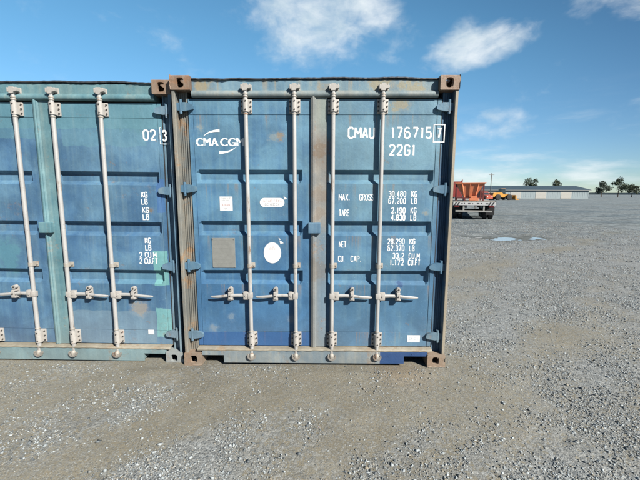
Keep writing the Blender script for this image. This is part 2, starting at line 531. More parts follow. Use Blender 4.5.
# ------------------------------------------------------------------ stroke lettering
K = .18
GL = {
    '0': [[(0, K), (0, 1 - K), (K * 1.6, 1), (1 - K * 1.6, 1), (1, 1 - K), (1, K), (1 - K * 1.6, 0), (K * 1.6, 0), (0, K)]],
    '1': [[(.25, .82), (.62, 1), (.62, 0)]],
    '2': [[(0, .80), (.1, .94), (.3, 1), (.7, 1), (.95, .9), (1, .75), (.93, .58), (0, .02), (1, .02)]],
    '3': [[(0, .84), (.28, 1), (.72, 1), (1, .85), (1, .68), (.7, .54), (.4, .53)], [(.72, .53), (1, .38), (1, .16), (.72, 0), (.28, 0), (0, .16)]],
    '4': [[(.72, 0), (.72, 1), (0, .28), (1, .28)]],
    '5': [[(.95, 1), (.08, 1), (.05, .55), (.7, .60), (1, .45), (1, .16), (.72, 0), (.28, 0), (0, .14)]],
    '6': [[(.92, .9), (.7, 1), (.3, 1), (0, .82), (0, .16), (.28, 0), (.72, 0), (1, .16), (1, .42), (.72, .57), (.28, .57), (.06, .45)]],
    '7': [[(0, 1), (1, 1), (.38, 0)]],
    '8': [[(.34, .53), (.05, .66), (.05, .86), (.28, 1), (.72, 1), (.95, .86), (.95, .66), (.66, .53), (1, .38), (1, .16), (.72, 0), (.28, 0), (0, .16), (0, .38), (.34, .53)], [(.40, .53), (.60, .53)]],
    '9': [[(.08, .1), (.3, 0), (.7, 0), (1, .18), (1, .84), (.72, 1), (.28, 1), (0, .84), (0, .58), (.28, .43), (.72, .43), (.94, .55)]],
    'A': [[(0, 0), (.5, 1), (1, 0)], [(.2, .3), (.8, .3)]],
    'B': [[(0, 0), (0, 1), (.7, 1), (.95, .87), (.95, .67), (.7, .53), (.08, .53)], [(.7, .53), (1, .38), (1, .15), (.7, 0), (.08, 0)]],
    'C': [[(1, .8), (.95, .9), (.72, 1), (.28, 1), (0, .84), (0, .16), (.28, 0), (.72, 0), (.95, .1), (1, .2)]],
    'D': [[(0, 0), (0, 1), (.68, 1), (1, .82), (1, .18), (.68, 0), (.06, 0)]],
    'E': [[(.95, 1), (0, 1), (0, 0), (.95, 0)], [(.1, .52), (.8, .52)]],
    'F': [[(.95, 1), (0, 1), (0, 0)], [(.1, .52), (.8, .52)]],
    'G': [[(1, .8), (.95, .9), (.72, 1), (.28, 1), (0, .84), (0, .16), (.28, 0), (.72, 0), (1, .14), (1, .46), (.55, .46)]],
    'I': [[(.5, 0), (.5, 1)]],
    'K': [[(0, 0), (0, 1)], [(.95, 1), (.1, .46)], [(.33, .62), (1, 0)]],
    'L': [[(0, 1), (0, 0), (.95, 0)]],
    'M': [[(0, 0), (0, 1), (.5, .35), (1, 1), (1, 0)]],
    'N': [[(0, 0), (0, 1), (1, 0), (1, 1)]],
    'O': [[(0, .16), (0, .84), (.28, 1), (.72, 1), (1, .84), (1, .16), (.72, 0), (.28, 0), (0, .16)]],
    'P': [[(0, 0), (0, 1), (.7, 1), (1, .85), (1, .62), (.7, .47), (.08, .47)]],
    'R': [[(0, 0), (0, 1), (.7, 1), (1, .85), (1, .65), (.7, .5), (.08, .5)], [(.55, .5), (1, 0)]],
    'S': [[(1, .82), (.72, 1), (.28, 1), (0, .84), (0, .66), (.28, .54), (.72, .46), (1, .34), (1, .16), (.72, 0), (.28, 0), (0, .18)]],
    'T': [[(0, 1), (1, 1)], [(.5, .93), (.5, 0)]],
    'U': [[(0, 1), (0, .16), (.28, 0), (.72, 0), (1, .16), (1, 1)]],
    'X': [[(0, 0), (1, 1)], [(0, 1), (.46, .54)], [(.54, .46), (1, 0)]],
    '.': [[(.5, .0), (.5, .13)]],
}


def stroke(bm, pts, w, y):
    """Flat mitred ribbon in the XZ plane at depth y."""
    pts = [Vector((p[0], p[1])) for p in pts]
    closed = (pts[0] - pts[-1]).length < 1e-5
    if closed:
        pts = pts[:-1]
    n = len(pts)
    L, R = [], []
    for i in range(n):
        a = pts[(i - 1) % n] if (closed or i > 0) else None
        c = pts[(i + 1) % n] if (closed or i < n - 1) else None
        d1 = (pts[i] - a).normalized() if a is not None else None
        d2 = (c - pts[i]).normalized() if c is not None else None
        d1 = d1 if d1 is not None else d2
        d2 = d2 if d2 is not None else d1
        n1, n2 = Vector((-d1.y, d1.x)), Vector((-d2.y, d2.x))
        m = (n1 + n2)
        m = m.normalized() if m.length > 1e-4 else n1
        k = w * .5 / max(.45, m.dot(n1))
        p = pts[i]
        L.append(bm.verts.new((p.x + m.x * k, y, p.y + m.y * k)))
        R.append(bm.verts.new((p.x - m.x * k, y, p.y - m.y * k)))
    for i in range(n if closed else n - 1):
        j = (i + 1) % n
        bm.faces.new((L[i], R[i], R[j], L[j]))


def flip_front(bm):
    for f in bm.faces:
        f.normal_update()
        if f.normal.y > 0:
            f.normal_flip()


def write(name, s, x0, x1, z0, z1, y, parent, w=None, gap=.42, boxed=False):
    """One line of stencilled characters filling x0..x1, z0..z1."""
    bm = BM()
    h = z1 - z0
    w = w or h * .15
    units = 0.0
    for i, ch in enumerate(s):
        units += (.55 if ch == ' ' else .35 if ch in '.I' else .5 if ch == '1' else 1.0 if ch != 'M' else 1.15)
        if i < len(s) - 1:
            units += gap
    u = (x1 - x0 - w) / units
    x = x0 + w / 2
    for ch in s:
        cw = (.55 if ch == ' ' else .35 if ch in '.I' else .5 if ch == '1' else 1.0 if ch != 'M' else 1.15) * u
        if ch != ' ':
            k = 0
            for pl in GL[ch]:
                q = [Vector((x + p[0] * cw, z0 + w / 2 + p[1] * (h - w))) for p in pl]
                run = [q[0]]
                for i in range(1, len(q)):
                    run.append(q[i])
                    last = i == len(q) - 1
                    if last or (q[i] - q[i - 1]).normalized().dot((q[i + 1] - q[i]).normalized()) < -.25:
                        stroke(bm, run, w, y - .00025 * k)     # sharp turn: a new brush stroke
                        k += 1
                        run = [q[i]]
        x += cw + gap * u
    if boxed:
        p = h * .28
        stroke(bm, [(x0 - p, z0 - p), (x1 + p, z0 - p), (x1 + p, z1 + p), (x0 - p, z1 + p), (x0 - p, z0 - p)], w * .6, y)
    flip_front(bm)
    me = bpy.data.meshes.new(name)
    bm.to_mesh(me)
    bm.free()
    return link(name, me, M_LET, parent)


def font_text(name, s, x0, x1, z0, z1, y, parent, mat, bold=0.02):
    cu = bpy.data.curves.new(name, 'FONT')
    cu.body = s
    cu.resolution_u = 6
    o = bpy.data.objects.new("t", cu)
    COL.objects.link(o)
    bpy.context.view_layer.update()
    me = bpy.data.meshes.new_from_object(o.evaluated_get(bpy.context.evaluated_depsgraph_get()))
    bpy.data.objects.remove(o)
    bpy.data.curves.remove(cu)
    n = len(me.vertices)
    co = np.empty(n * 3)
    me.vertices.foreach_get('co', co)
    co = co.reshape(-1, 3)
    a, b = co.min(0), co.max(0)
    X = x0 + (co[:, 0] - a[0]) / (b[0] - a[0]) * (x1 - x0)
    Z = z0 + (co[:, 1] - a[1]) / (b[1] - a[1]) * (z1 - z0)
    me.vertices.foreach_set('co', np.stack([X, np.full(n, y), Z], 1).ravel())
    bm = BM()
    for k in (-1, 0, 1):                                  # three close passes make the letters bold
        n0 = len(bm.verts)
        bm.from_mesh(me)
        bm.verts.ensure_lookup_table()
        for v in bm.verts[n0:]:
            v.co.x += k * bold
            v.co.y -= (k + 1) * .0002
    flip_front(bm)
    bm.to_mesh(me)
    bm.free()
    me.name = name
    me.materials.clear()
    return link(name, me, mat, parent)


def flat_poly(bm, pts, y, th=.001):
    """Thin sticker-like plate outline (x,z) in front of a door face."""
    prism(bm, pts, 'y', y - th, y)


def ellipse(cx, cz, rx, rz, n=32):
    return [(cx + rx * math.cos(2 * math.pi * i / n), cz + rz * math.sin(2 * math.pi * i / n)) for i in range(n)]


def stadium(x0, x1, z0, z1, n=10):
    r = (z1 - z0) / 2
    zc = (z0 + z1) / 2
    a = [(x1 - r + r * math.cos(t), zc + r * math.sin(t)) for t in [(-.5 + i / n) * math.pi for i in range(n + 1)]]
    b = [(x0 + r + r * math.cos(t), zc + r * math.sin(t)) for t in [(.5 + i / n) * math.pi for i in range(n + 1)]]
    return a + b


def dashes(name, rows, mat, y, parent, h):
    """Rows of illegible small print: each row (x0, x1, z, seed)."""
    bm = BM()
    for (x0, x1, z, sd) in rows:
        rr = random.Random(sd)
        x = x0
        while x < x1 - .004:
            w = min(rr.uniform(.5, 1.3) * h, x1 - x)
            dz = rr.uniform(-.1, .1) * h
            kind = rr.random()
            if kind < .5:
                stroke(bm, [(x, z - h / 2), (x + w * .4, z + h / 2 + dz), (x + w * .8, z - h / 2)], h * .2, y)
            else:
                stroke(bm, [(x + w * .8, z + h / 2), (x, z + h / 2 + dz), (x, z - h / 2), (x + w * .8, z - h / 2 + dz)], h * .2, y)
            x += w + h * rr.choice((.25, .25, .7))
    flip_front(bm)
    me = bpy.data.meshes.new(name)
    bm.to_mesh(me)
    bm.free()
    return link(name, me, mat, parent)


# ------------------------------------------------------------------ container
FACE = .065         # depth of the proud door face behind the castings
GROOVES = [(1.815, 1.693), (1.359, 1.226), (.904, .768)]


def door_mesh(x0, x1, gx0, gx1, s):
    """Corrugated door leaf: s=+1 when hinged on the right, -1 on the left."""
    bm = BM()
    zs = [(.172, 0, 0), (.306, 0, 0), (.309, .006, 0), (.312, 0, 0)]
    for top, bot in GROOVES[::-1]:
        zs += [(bot, 0, 0), (bot + .034, 0, 1), (top - .026, 0, 1), (top, 0, 0)]
    zs += [(2.280, 0, 0), (2.283, .006, 0), (2.286, 0, 0), (2.412, 0, 0)]
    xs = [(x0, 0, 0)]
    if s < 0:
        xs += [(gx0 - .012, 0, 0), (gx0 - .009, .006, 0), (gx0 - .006, 0, 0)]
    sl = .026
    xs += [(gx0, 0, 0), (gx0 + sl, 0, 1)]
    k = 14
    for i in range(1, k):
        xs.append((gx0 + sl + (gx1 - gx0 - 2 * sl) * i / k, 0, 1))
    xs += [(gx1 - sl, 0, 1), (gx1, 0, 0)]
    if s > 0:
        xs += [(gx1 + .006, 0, 0), (gx1 + .009, .006, 0), (gx1 + .012, 0, 0)]
    xs += [(x1, 0, 0)]
    V = []
    for (z, sz, gz) in zs:
        row = []
        for (x, sx, gx) in xs:
            y = FACE + max(sz, sx) + (.037 if (gx and gz) else 0)
            if gx and not gz:
                y += -.0011 + .0011 * math.sin(x * 9 + z * 4) * math.sin(z * 6.5 + s)
            row.append(bm.verts.new((x, y, z)))
        V.append(row)
    for j in range(len(zs) - 1):
        for i in range(len(xs) - 1):
            bm.faces.new((V[j][i], V[j][i + 1], V[j + 1][i + 1], V[j + 1][i]))
    loop = V[0] + [r[-1] for r in V[1:]] + V[-1][-2::-1] + [r[0] for r in V[-2:0:-1]]
    back = [bm.verts.new((v.co.x, FACE + .055, v.co.z)) for v in loop]
    n = len(loop)
    for i in range(n):
        j = (i + 1) % n
        bm.faces.new((loop[j], loop[i], back[i], back[j]))
    bm.faces.new(back)
    return bm


def casting_bm(sx, sy, top):
    """Hollow ISO corner casting, its outer corner at the local origin; sx, sy = inward directions."""
    W, D, H, T = .162, .178, .118, .028
    bm = BM()

    def holed(origin, u, v, nrm, w, h, hw, hh, c, rnd):
        # rect w x h with a rounded hole (half sizes hw, hh) at c, tunnel T deep along nrm (inward)
        n = 24
        hole, rect = [], []
        for i in range(n):
            t = 2 * math.pi * i / n
            ct, st = math.cos(t), math.sin(t)
            e = 2.0 / rnd
            hx = c[0] + hw * math.copysign(abs(ct) ** e, ct)
            hy = c[1] + hh * math.copysign(abs(st) ** e, st)
            hole.append((hx, hy))
            m = max(abs(ct) / .5, abs(st) / .5)
            rect.append((w / 2 + ct / m * w, h / 2 + st / m * h))
        P = lambda p, d=0: origin + u * p[0] + v * p[1] + nrm * d
        A = [bm.verts.new(P(p)) for p in rect]
        B = [bm.verts.new(P(p, 0)) for p in hole]
        B2 = [bm.verts.new(P((c[0] + (p[0] - c[0]) * .96, c[1] + (p[1] - c[1]) * .96), .006)) for p in hole]
        C = [bm.verts.new(P((c[0] + (p[0] - c[0]) * .96, c[1] + (p[1] - c[1]) * .96), T)) for p in hole]
        for i in range(n):
            j = (i + 1) % n
            bm.faces.new((A[i], A[j], B[j], B[i]))
            bm.faces.new((B[i], B[j], B2[j], B2[i]))
            bm.faces.new((B2[i], B2[j], C[j], C[i]))
        # exact corners of the rectangle
        for cx_, cy_ in ((0, 0), (w, 0), (w, h), (0, h)):
            near = sorted(range(n), key=lambda i: (rect[i][0] - cx_) ** 2 + (rect[i][1] - cy_) ** 2)[:2]
            if min((rect[near[0]][0] - cx_) ** 2 + (rect[near[0]][1] - cy_) ** 2, 1) > 1e-8:
                bm.faces.new((A[near[0]], bm.verts.new(P((cx_, cy_))), A[near[1]]))
    X, Y, Z = Vector((sx, 0, 0)), Vector((0, sy, 0)), Vector((0, 0, 1))
    o = Vector((0, 0, 0))
    holed(o, X, Z, Y, W, H, .032, .040 if top else .036, (W * .52, H * .5), 3.2)      # end face
    holed(o, Y, Z, X, D, H, .040, .032, (D * .5, H * .5), 2.6)                        # outer side
    if top:
        holed(o + Z * H, X, Y, -Z, W, D, .032, .062, (W * .55, D * .57), 2.6)
        bmf = [(o, X * W, X * W + Y * D, Y * D)]
    else:
        holed(o, X, Y, Z, W, D, .032, .062, (W * .55, D * .57), 2.6)
        bmf = [(o + Z * H, Z * H + X * W, Z * H + X * W + Y * D, Z * H + Y * D)]
    bmf += [(X * W, X * W + Z * H, X * W + Z * H + Y * D, X * W + Y * D), (Y * D, Y * D + X * W, Y * D + X * W + Z * H, Y * D + Z * H)]
    for q in bmf:
        bm.faces.new([bm.verts.new(p) for p in q])
    bmesh.ops.remove_doubles(bm, verts=bm.verts, dist=.0003)
    # soften the twelve outer edges
    es = []
    for e in bm.edges:
        if len(e.link_faces) == 2 and e.calc_face_angle(0) > 1.2:
            p, q = e.verts[0].co, e.verts[1].co
            m = (p + q) / 2
            lx, ly, lz = abs(m.x), abs(m.y), m.z
            on = (lx < 1e-4 or abs(lx - W) < 1e-4) + (ly < 1e-4 or abs(ly - D) < 1e-4) + (lz < 1e-4 or abs(lz - H) < 1e-4)
            if on >= 2:
                es.append(e)
    bmesh.ops.bevel(bm, geom=es, offset=.006, segments=3, profile=.5, affect='EDGES')
    return bm


def hinge_bm(s, z):
    """s=-1: on the left post. Leaf, knuckle, pin."""
    bm = BM()
    xo, xi = 1.195, 1.048
    a, b = .037, .023
    pts = [(xo, a * .75), (1.15, a), (1.11, a), (xi + .01, b * .9), (xi, b * .4), (xi, -b * .7), (xi + .012, -b * 1.1), (1.13, -a), (xo, -a * .8)]
    pts = [(s * x, z + dz) for x, dz in pts]
    prism(bm, pts, 'y', .036, FACE - .002)
    x = s * 1.155
    cyl(bm, (x, .046, z - .052), (x, .046, z + .052), .013, n=14)
    cyl(bm, (x, .046, z - .060), (x, .046, z - .0525), .011, n=10)
    cyl(bm, (x, .046, z + .0525), (x, .046, z + .060), .013, n=10)
    return bm


def lock_gear(door, xb, s, fit=None):
    """One locking bar with guides, cams, handle on a door; s=-1: the handle points left."""
    yb = .024
    rb = .0175
    bm = BM()
    prof = [(.0135, .06), (rb, .075), (rb, .3), (rb, 2.30), (rb, 2.455), (.0125, 2.46), (.0125, 2.50)]
    lathe(bm, prof, Matrix.Translation((xb, yb, 0)), 20)
    obj('locking_bar', bm, M_BAR, door, 40)
    # guide brackets: plate, saddle over the bar, bolts
    for z0, z1 in ((2.292, 2.408), (.184, .312)):
        bm = BM()
        box(bm, xb - .046, xb + .050, FACE - .014, FACE - .001, z0, z1, .003)
        for (w, y0) in ((.0255, yb - .0235),):
            prof = [(xb + w, FACE - .012)] + [(xb + w * math.cos(t), yb - (w - .002) * math.sin(t)) for t in [i * math.pi / 10 for i in range(11)]] + [(xb - w, FACE - .012)]
            zz0, zz1 = (z0 + .006, z1 - .006)
            prism(bm, prof, 'z', zz0, zz1)
        nf0 = len(bm.faces)
        for dx in (-.036, .040):
            for k in range(3):
                z = z0 + .02 + (z1 - z0 - .04) * k / 2
                cyl(bm, (xb + dx, FACE - .022, z), (xb + dx, FACE - .0125, z), .0068, n=8)
        for k in (0.2, .8):
            z = z0 + (z1 - z0) * k
            cyl(bm, (xb + .004, yb - .0275, z), (xb + .004, yb - .02, z), .0062, n=8)
        bm.faces.ensure_lookup_table()
        for f in bm.faces[nf0:]:
            f.material_index = 1
        obj('bar_guide', bm, [M_FIT, M_BOLT], door, 35)
    # collar rings beneath the upper guide, above the lower one
    for z in (2.275, 2.418, 2.437, .324):
        bm = BM()
        lathe(bm, [(.0195, z), (.0215, z + .003), (.0215, z + .009), (.0195, z + .012)], Matrix.Translation((xb, yb, 0)), 18)
        obj('bar_collar', bm, M_CAM, door, 35)
    # middle guide
    bm = BM()
    z = .952
    box(bm, xb - .024, xb + .044, FACE - .010, FACE - .001, z - .024, z + .024, .003)
    prof = [(xb + .023, FACE - .009)] + [(xb + .023 * math.cos(t), yb - .021 * math.sin(t)) for t in [i * math.pi / 8 for i in range(9)]] + [(xb - .023, FACE - .009)]
    prism(bm, prof, 'z', z - .017, z + .017)
    cyl(bm, (xb + .034, FACE - .018, z), (xb + .034, FACE - .009, z), .007, n=8)
    obj('bar_clamp', bm, M_CAM, door, 35)
    # cams on the bar ends and keepers on header / sill
    zc = 2.497
    bm = BM()
    prof = [(-.020, -.026), (.014, -.026), (.022, -.010), (.050, -.004), (.052, .012), (.026, .018), (.020, .030), (-.016, .030), (-.024, .012)]
    prism(bm, [(xb + p[0], zc + p[1]) for p in prof], 'y', yb - .018, yb + .014)
    obj('locking_cam', bm, M_FIT, door)
    bm = BM()
    yw = .058
    hz = (zc - .018, zc + .030)
    box(bm, xb - .038, xb + .050, yw - .010, yw + .004, hz[0], hz[1], .003)
    box(bm, xb - .037, xb - .025, yw - .052, yw - .009, hz[0] + .004, hz[1] - .006, .003)
    box(bm, xb + .034, xb + .046, yw - .048, yw - .009, hz[0] + .010, hz[1] - .002, .003)
    obj('cam_keeper', bm, M_FIT, door)
    # foot of the bar: a rounded cam turning in a rusty horseshoe keeper on the sill
    bm = BM()
    lathe(bm, [(.010, .060), (.019, .066), (.023, .080), (.023, .100), (.018, .113), (.0125, .118)], Matrix.Translation((xb, .010, 0)), 16)
    prism(bm, [(xb - .006, .074), (xb + .036, .070), (xb + .040, .086), (xb + .030, .096), (xb - .006, .098)], 'y', -.010, .008)
    obj('locking_cam', bm, M_CAM, door, 40)
    bm = BM()
    ang = [math.radians(t) for t in range(155, 386, 11)]
    outer = [(xb + .003 + .039 * math.cos(t), .095 + .037 * math.sin(t)) for t in ang]
    inner = [(xb + .003 + .027 * math.cos(t), .095 + .025 * math.sin(t)) for t in ang]
    n = len(ang)
    F, Bk = [], []
    for o_, i_ in zip(outer, inner):
        F.append((bm.verts.new((o_[0], -.012, o_[1])), bm.verts.new((i_[0], -.012, i_[1]))))
        Bk.append((bm.verts.new((o_[0], .0115, o_[1])), bm.verts.new((i_[0], .0115, i_[1]))))
    for i in range(n - 1):
        bm.faces.new((F[i][0], F[i][1], F[i + 1][1], F[i + 1][0]))
        bm.faces.new((F[i][0], F[i + 1][0], Bk[i + 1][0], Bk[i][0]))
        bm.faces.new((F[i][1], Bk[i][1], Bk[i + 1][1], F[i + 1][1]))
    for i in (0, n - 1):
        bm.faces.new((F[i][0], Bk[i][0], Bk[i][1], F[i][1]))
    obj('cam_keeper', bm, M_KEEP, door, 40)
    # handle: hub clamp on the bar, lever, catch
    zh = .672
    bm = BM()
    box(bm, min(xb + s * .014, xb + s * .064), max(xb + s * .014, xb + s * .064), .012, .046, zh - .036, zh + .036, .006)
    box(bm, xb - .022, xb + .022, yb - .0205, yb + .0205, zh - .026, zh + .026, .006)
    cyl(bm, (xb + s * .040, .006, zh), (xb + s * .040, .014, zh), .009, n=10)
    obj('handle_hub', bm, M_FIT, door, 35)
    bm = BM()
    path = [(.055, .028, .000, .017), (.12, .026, .002, .015), (.19, .022, .000, .0155), (.25, .020, -.006, .013), (.30, .020, -.011, .0135), (.352, .022, -.013, .010), (.368, .026, -.013, .006)]
    rings = []
    for (dx, y, dz, r) in path:
        ring = []
        for i in range(10):
            t = 2 * math.pi * i / 10
            ring.append(bm.verts.new((xb + s * dx, y + .55 * r * math.cos(t), zh + dz + r * math.sin(t))))
        rings.append(ring)
    for a, b in zip(rings, rings[1:]):
        for i in range(10):
            j = (i + 1) % 10
            bm.faces.new((a[i], a[j], b[j], b[i]))
    bm.faces.new(rings[0])
    bm.faces.new(rings[-1])
    obj('door_handle', bm, M_BAR, door, 40)
    bm = BM()
    xc = xb + s * .185
    box(bm, xc - .020, xc + .020, FACE - .013, FACE - .001, zh - .052, zh + .062, .003)
    box(bm, xc - .022, xc + .022, .008, FACE - .012, zh - .040, zh - .019, .004)
    box(bm, xc - .017, xc + .017, .010, FACE - .012, zh + .022, zh + .036, .004)
    box(bm, xc - .015, xc + .013, .002, .012, zh - .030, zh + .034, .003)
    cyl(bm, (xc + .002, .016, zh + .062), (xc + .002, .052, zh + .062), .019, n=12)
    nf0 = len(bm.faces)
    cyl(bm, (xc + .002, .012, zh + .062), (xc + .002, .018, zh + .062), .008, n=10)
    cyl(bm, (xc - .001, -.003, zh), (xc - .001, .004, zh), .007, n=10)
    bm.faces.ensure_lookup_table()
    for f in bm.faces[nf0:]:
        f.material_index = 1
    obj('handle_catch', bm, [M_FIT, M_BOLT], door)


def corrugated_side(x, s):
    bm = BM()
    ys = []
    y = .16
    d = 0
    pts = []
    while y < 5.89:
        pts += [(y, 0), (y + .07, 0), (y + .138, .036), (y + .208, .036)]
        y += .276
    pts.append((5.9, 0))
    A = [bm.verts.new((x - s * o, yy, .16)) for yy, o in pts]
    B = [bm.verts.new((x - s * o, yy, 2.53)) for yy, o in pts]
    for i in range(len(pts) - 1):
        bm.faces.new((A[i], A[i + 1], B[i + 1], B[i]))
    return bm


def container(label, loc, rz, mats, variant):
    root = thing('shipping_container', label, 'shipping container', loc, rz, 'shipping containers standing side by side')
    mdl, mdr, mh, ml, mp, mpr, mcast, msill, mthr, mhinge, mside = mats
    L = 6.058
    # castings
    for sx in (-1, 1):
        for sy in (1, -1):
            for top in (0, 1):
                bm = casting_bm(-sx, sy, top)
                bmesh.ops.translate(bm, verts=bm.verts, vec=(sx * 1.219, 0 if sy > 0 else L, 2.473 if top else 0))
                m = M_CAST if (variant == 'main' or top) else M_CASTL
                obj('corner_casting', bm, m, root, 35)
    # corner posts: outer flange, channel, inner web
    for s in (-1, 1):
        bm = BM()
        prof = [(1.214, .010), (1.192, .010), (1.188, .016), (1.186, .088), (1.124, .088), (1.120, .074), (1.108, .074), (1.106, .165), (1.214, .165)]
        prism(bm, [(s * a, b) for a, b in prof], 'z', .1185, 2.4725)
        if variant == 'main':
            # three long weld ribs along the channel floor
            for xr in (1.174, 1.158, 1.140):
                box(bm, s * xr - .0035, s * xr + .0035, .080, .0885, .13, 2.46)
        obj('corner_post', bm, mp if s < 0 else mpr, root)
        bm = BM()
        prism(bm, [(s * 1.21, L - .16), (s * 1.06, L - .16), (s * 1.06, L - .01), (s * 1.21, L - .01)], 'z', .1185, 2.4725)
        obj('corner_post', bm, mside, root)
    # header with a rounded lower lip
    bm = BM()
    prism(bm, [(.060, 2.470), (.060, 2.568), (.066, 2.573), (.17, 2.573), (.17, 2.425), (.068, 2.425)], 'x', -1.0565, 1.0565)
    hd = obj('door_header', bm, mh, root)
    bm = BM()
    lip = [(.066, 2.425), (.046, 2.424), (.033, 2.432), (.028, 2.446), (.030, 2.462), (.040, 2.474), (.0595, 2.484), (.066, 2.484)]
    prism(bm, lip, 'x', -1.0555, 1.0555)
    obj('header_lip', bm, ml, hd, 50)
    # roof: front edge a little buckled, corrugated sheet behind
    bm = BM()
    n = 90
    rr = random.Random(3 if variant == 'main' else 8)
    A, B, C, Dv = [], [], [], []
    for i in range(n + 1):
        x = -1.06 + 2.12 * i / n
        w = .004 * math.sin(x * 3.1 + .4) + .004 * math.sin(x * 11) * math.sin(x * 2.2) + rr.uniform(-.0012, .0012)
        if x < -.55:
            w -= .008 * math.exp(-((x + .78) / .07) ** 2)
        yo = .046 + rr.uniform(-.003, .003)
        A.append(bm.verts.new((x, yo, 2.5745 + w)))
        B.append(bm.verts.new((x, yo, 2.585 + w)))
        C.append(bm.verts.new((x, .30, 2.584)))
        Dv.append(bm.verts.new((x, .30, 2.574)))
    for i in range(n):
        bm.faces.new((A[i], A[i + 1], B[i + 1], B[i]))
        bm.faces.new((B[i], B[i + 1], C[i + 1], C[i]))
        bm.faces.new((A[i], Dv[i], Dv[i + 1], A[i + 1]))
    rf = obj('roof_flashing', bm, M_ROOF, root)
    bm = BM()
    y = .30
    pts = []
    while y < 5.8:
        pts += [(y, 0), (y + .10, 0), (y + .12, .014), (y + .19, .014)]
        y += .21
    A = [bm.verts.new((-1.15, q[0], 2.555 + q[1])) for q in pts]
    B = [bm.verts.new((1.15, q[0], 2.555 + q[1])) for q in pts]
    for i in range(len(pts) - 1):
        bm.faces.new((A[i], A[i + 1], B[i + 1], B[i]))
    for s in (-1, 1):
        box(bm, s * 1.175 - .03, s * 1.175 + .03, .179, L - .179, 2.51, 2.571)
    obj('roof', bm, mside, root)
    # sides, base rails, end wall, floor
    for s in (-1, 1):
        obj('side_wall', corrugated_side(s * 1.205, s), mside, root)
        bm = BM()
        box(bm, s * 1.185 - .025, s * 1.185 + .025, .179, L - .179, .02, .165, .003)
        obj('base_rail', bm, mside, root)
    bm = BM()
    box(bm, -1.06, 1.06, L - .05, L - .02, .02, 2.56)
    obj('end_wall', bm, mside, root)
    bm = BM()
    box(bm, -1.155, 1.155, .19, L - .06, .13, .16)
    obj('floor', bm, M_INT, root)
    # sill: deep plate between the two recesses, shallow web over them
    bm = BM()
    prof = [(-.853, .022), (.840, .022), (.840, .096), (1.0565, .096), (1.0565, .140), (-1.0565, .140), (-1.0565, .096), (-.853, .096)]
    prism(bm, prof, 'y', .012, .026)
    box(bm, -1.0565, 1.0565, .028, .165, .098, .1385)
    box(bm, -.85, -.835, .0265, .165, .034, .0975)
    box(bm, .822, .837, .0265, .165, .034, .0975)
    for x in ((-.95, .95) if variant == 'main' else (.95,)):
        cyl(bm, (x - .03, .018, .117), (x - .03, .0095, .117), .009, n=10)
    obj('door_sill', bm, msill, root)
    bm = BM()
    n = 60
    rr = random.Random(5)
    rows = []
    for i in range(n + 1):
        x = -1.10 + 2.2 * i / n
        d = rr.uniform(-.0025, .0025)
        rows.append([bm.verts.new((x, y_, z_)) for y_, z_ in ((.009 + d, .1405), (.004 + d, .147), (.006 + d * .5, .155 + d), (.024, .161 + d), (FACE + .04, .166))])
    for a, b in zip(rows, rows[1:]):
        for k in range(4):
            bm.faces.new((a[k], b[k], b[k + 1], a[k + 1]))
    obj('threshold', bm, mthr, root, 60)

    # doors
    dl = obj('door', door_mesh(-1.098, -.034, -1.052, -.108, -1), mdl, root)
    dl['label'] = 'left door leaf'
    dr = obj('door', door_mesh(.020, 1.098, .114, 1.052, 1), mdr, root)
    dr['label'] = 'right door leaf'
    # rubber seal behind the leaves' edges
    bm = BM()
    for x0, x1 in ((-1.1075, -1.0985), (1.0985, 1.1075)):
        box(bm, x0, x1, .072, .12, .168, 2.42)
    box(bm, -1.10, 1.10, .078, .12, 2.4125, 2.4235)
    obj('rubber_seal', bm, M_RUBBER, root)
    # overlapping centre strip on the right leaf
    bm = BM()
    prism(bm, [(-.033, .050), (-.026, .042), (.006, .042), (.016, .054), (.108, .057), (.110, .0645), (-.033, .0645)], 'z', .168, 2.470)
    cyl(bm, (-.010, .044, .172), (-.010, .044, 2.462), .011, n=12)
    obj('centre_strip', bm, M_SEAL if variant == 'main' else mh, dr, 40)
    for xb in (-.590, -.1735):
        lock_gear(dl, xb, -1)
    for xb in (.161, .584):
        lock_gear(dr, xb, 1)
    for z in (2.345, 1.646, .945, .282):
        obj('hinge', hinge_bm(-1, z), mhinge, dl, 40)
        obj('hinge', hinge_bm(1, z), mhinge, dr, 40)
    bm = BM()
    box(bm, -.055, .054, .010, FACE - .001, 1.251, 1.347, .006)
    obj('lock_box', bm, M_BOXP if variant == 'main' else mh, dr)

    yl = FACE - .0022
    if variant == 'main':
        W = .0145
        write('lettering', 'CMAU', .290, .528, 2.082, 2.184, yl, dr, W)
        write('lettering', '176715', .664, 1.022, 2.082, 2.184, yl, dr, W, gap=.62)
        write('lettering', '7', 1.064, 1.104, 2.082, 2.176, yl, dr, W, boxed=True)
        write('lettering', '22G1', .652, .884, 1.934, 2.036, yl, dr, W, gap=.55)
        h = .056
        w = .0078
        write('lettering', 'MAX.', .216, .317, 1.544, 1.604, yl, dr, .0068, gap=.45)
        write('lettering', 'GROSS', .400, .530, 1.544, 1.604, yl, dr, .0068, gap=.45)
        write('lettering', 'TARE', .218, .315, 1.405, 1.464, yl, dr, .0068, gap=.45)
        for s_, z, a, b in (('30.480', 1.576, .660, .818), ('67.200', 1.514, .660, .818), ('2.190', 1.428, .688, .818), ('4.830', 1.366, .688, .818),
                            ('28.290', 1.148, .664, .820), ('62.370', 1.086, .664, .820), ('33.2', 1.014, .712, .820), ('1.172', .954, .690, .820)):
            write('lettering', s_, a, b, z, z + h, yl, dr, w, gap=.62)
